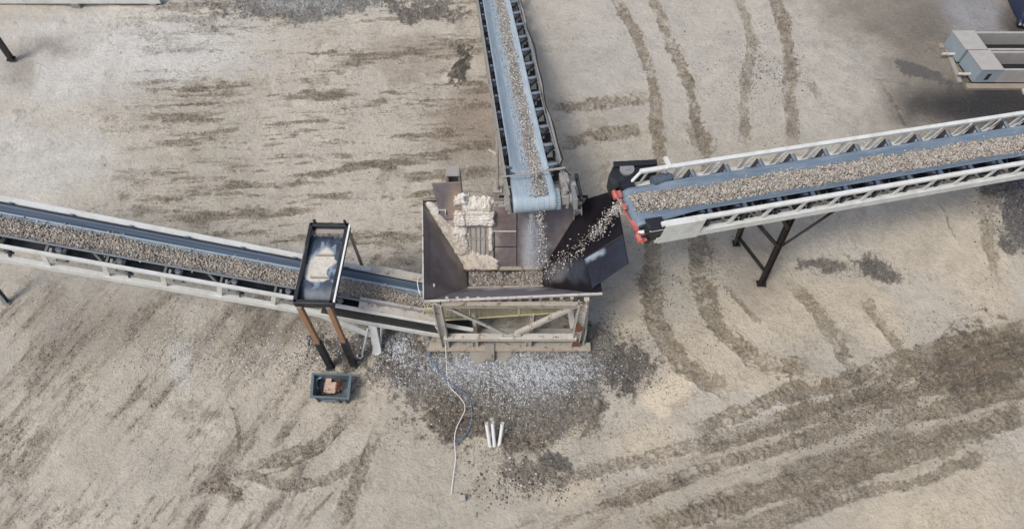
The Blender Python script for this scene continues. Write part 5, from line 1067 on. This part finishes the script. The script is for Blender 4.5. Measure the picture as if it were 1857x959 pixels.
# hollow troughs at the top right, on a skid
def trough(label, xL, yN, wid, Ln, z0, h, sl):
    rt = thing('steel_trough', label, 'trough', (xL + 1, yN + wid / 2, z0), 'hollow troughs at the top right')
    y0, y1 = yN, yN + wid
    def quadbox(a_, b_, c_, d_, zlo, zhi):
        return MB().prism([Vector((*p, zlo)) for p in (a_, b_, c_, d_)], (0, 0, zhi - zlo))
    x0 = xL; x1 = xL + Ln; ew = .80; t_ = .075
    sk = sl                                                          # the end is cut at a slant
    m = MB(); m.prism([Vector((x0 + .1, y0, z0)), Vector((x0 + .1 - sk, y1, z0)), Vector((x0 + ew - sk, y1, z0)), Vector((x0 + ew, y0, z0))], (0, 0, h - .02)); ec = m.build('end_block', M['bluegrey'], rt, bevel=.02)
    m = MB(); m.prism([Vector((x0 + .09, y0 - .01, z0 + h - .02)), Vector((x0 + .09 - sk, y1 + .01, z0 + h - .02)), Vector((x0 + ew - sk, y1 + .01, z0 + h - .02)), Vector((x0 + ew, y0 - .01, z0 + h - .02))], (0, 0, .03)); m.build('top_plate', M['concrete'], ec)
    m = quadbox((x0 + ew, y0), (x1, y0), (x1, y0 + t_), (x0 + ew, y0 + t_), z0, z0 + h - .02); m.build('side_wall', M['concrete'], rt, bevel=.01)
    m = quadbox((x0 + ew - sk, y1 - t_), (x1, y1 - t_), (x1, y1), (x0 + ew - sk, y1), z0, z0 + h - .02); m.build('side_wall', M['concrete'], rt, bevel=.01)
    m = quadbox((x0 + ew - .1, y0 + t_), (x1, y0 + t_), (x1, y1 - t_), (x0 + ew - .1, y1 - t_), z0, z0 + .06); m.build('floor', M['black'], rt)  # interior shade put into the floor's black colour
    MB().tube(Vector((x0 - .35, y0 + .25, z0 + .12)), Vector((x0 + .12, y0 + .25, z0 + .12)), .05, 12).build('axle_stub', M['pale'], rt)
    MB().box(Vector((x0 + ew + .1, y0 - .004, z0 + h * .45)) - Vector((.45, 0, 0)), (.06, 0, 0), (0, .006, 0), (0, 0, .13)).build('slot', M['black'], rt)
    return rt
pB = G(1757, 150, .12)
trough('nearer of the two hollow grey troughs at the top right', pB.x, pB.y, .80, 5, .12, .58, .20)
trough('farther of the two hollow grey troughs at the top right, behind its twin', pB.x - .26, pB.y + .85, .80, 5.4, .12, .58, .20)
rt = thing('timber_skid', 'weathered skid frame with planks under the two hollow troughs', 'skid', (pB.x + 2, pB.y, 0))
m = MB().box(Vector((pB.x + 2.4, pB.y - .12, .06)), (2.5, 0, 0), (0, .1, 0), (0, 0, .05)); m.build('runner', M['wood'], rt, bevel=.01)
m = MB().box(Vector((pB.x + 2.2, pB.y + 1.62, .06)), (2.7, 0, 0), (0, .1, 0), (0, 0, .05)); m.build('runner', M['wood'], rt, bevel=.01)
m = MB().box(Vector((pB.x - .25, pB.y + .8, .06)), (.07, 0, 0), (0, .75, 0), (0, 0, .045)); m.build('runner', M['greyrust'], rt, bevel=.01)
MB().box(Vector((pB.x + 1.75, pB.y - .3, .06)), (.11, 0, 0), (.02, .12, 0), (0, 0, .03)).build('cleat', M['pale'], rt)
# blue machine behind
p = G(1848, 45, .2)
rt = thing('blue_machine', 'dark blue machine with slanted rams standing behind the troughs at the right edge', 'machine', Vector((p.x, p.y, 0)))
MB().box(p + Vector((.45, .9, .6)), (.28, 0, 0), (0, .7, 0), (0, 0, .8)).build('housing', M['navy'], rt, bevel=.04)
MB().box(p + Vector((.3, .1, .1)), (.3, 0, 0), (0, .12, 0), (0, 0, .15)).build('base', M['navy'], rt, bevel=.02)
for k in range(3):
    a_ = p + Vector((.02 + .13 * k, .0 - .03 * k, .05)); b_ = a_ + Vector((.18, .45, .35)); o = MB().tube(a_, b_, .07, 14).build('ram', M['navy'], rt); MB().tube(a_ - (b_ - a_).normalized() * .07, a_, .045, 12).build('rod', M['grey'], o)

for o in bpy.data.objects:
    if '_o' in o: del o['_o']
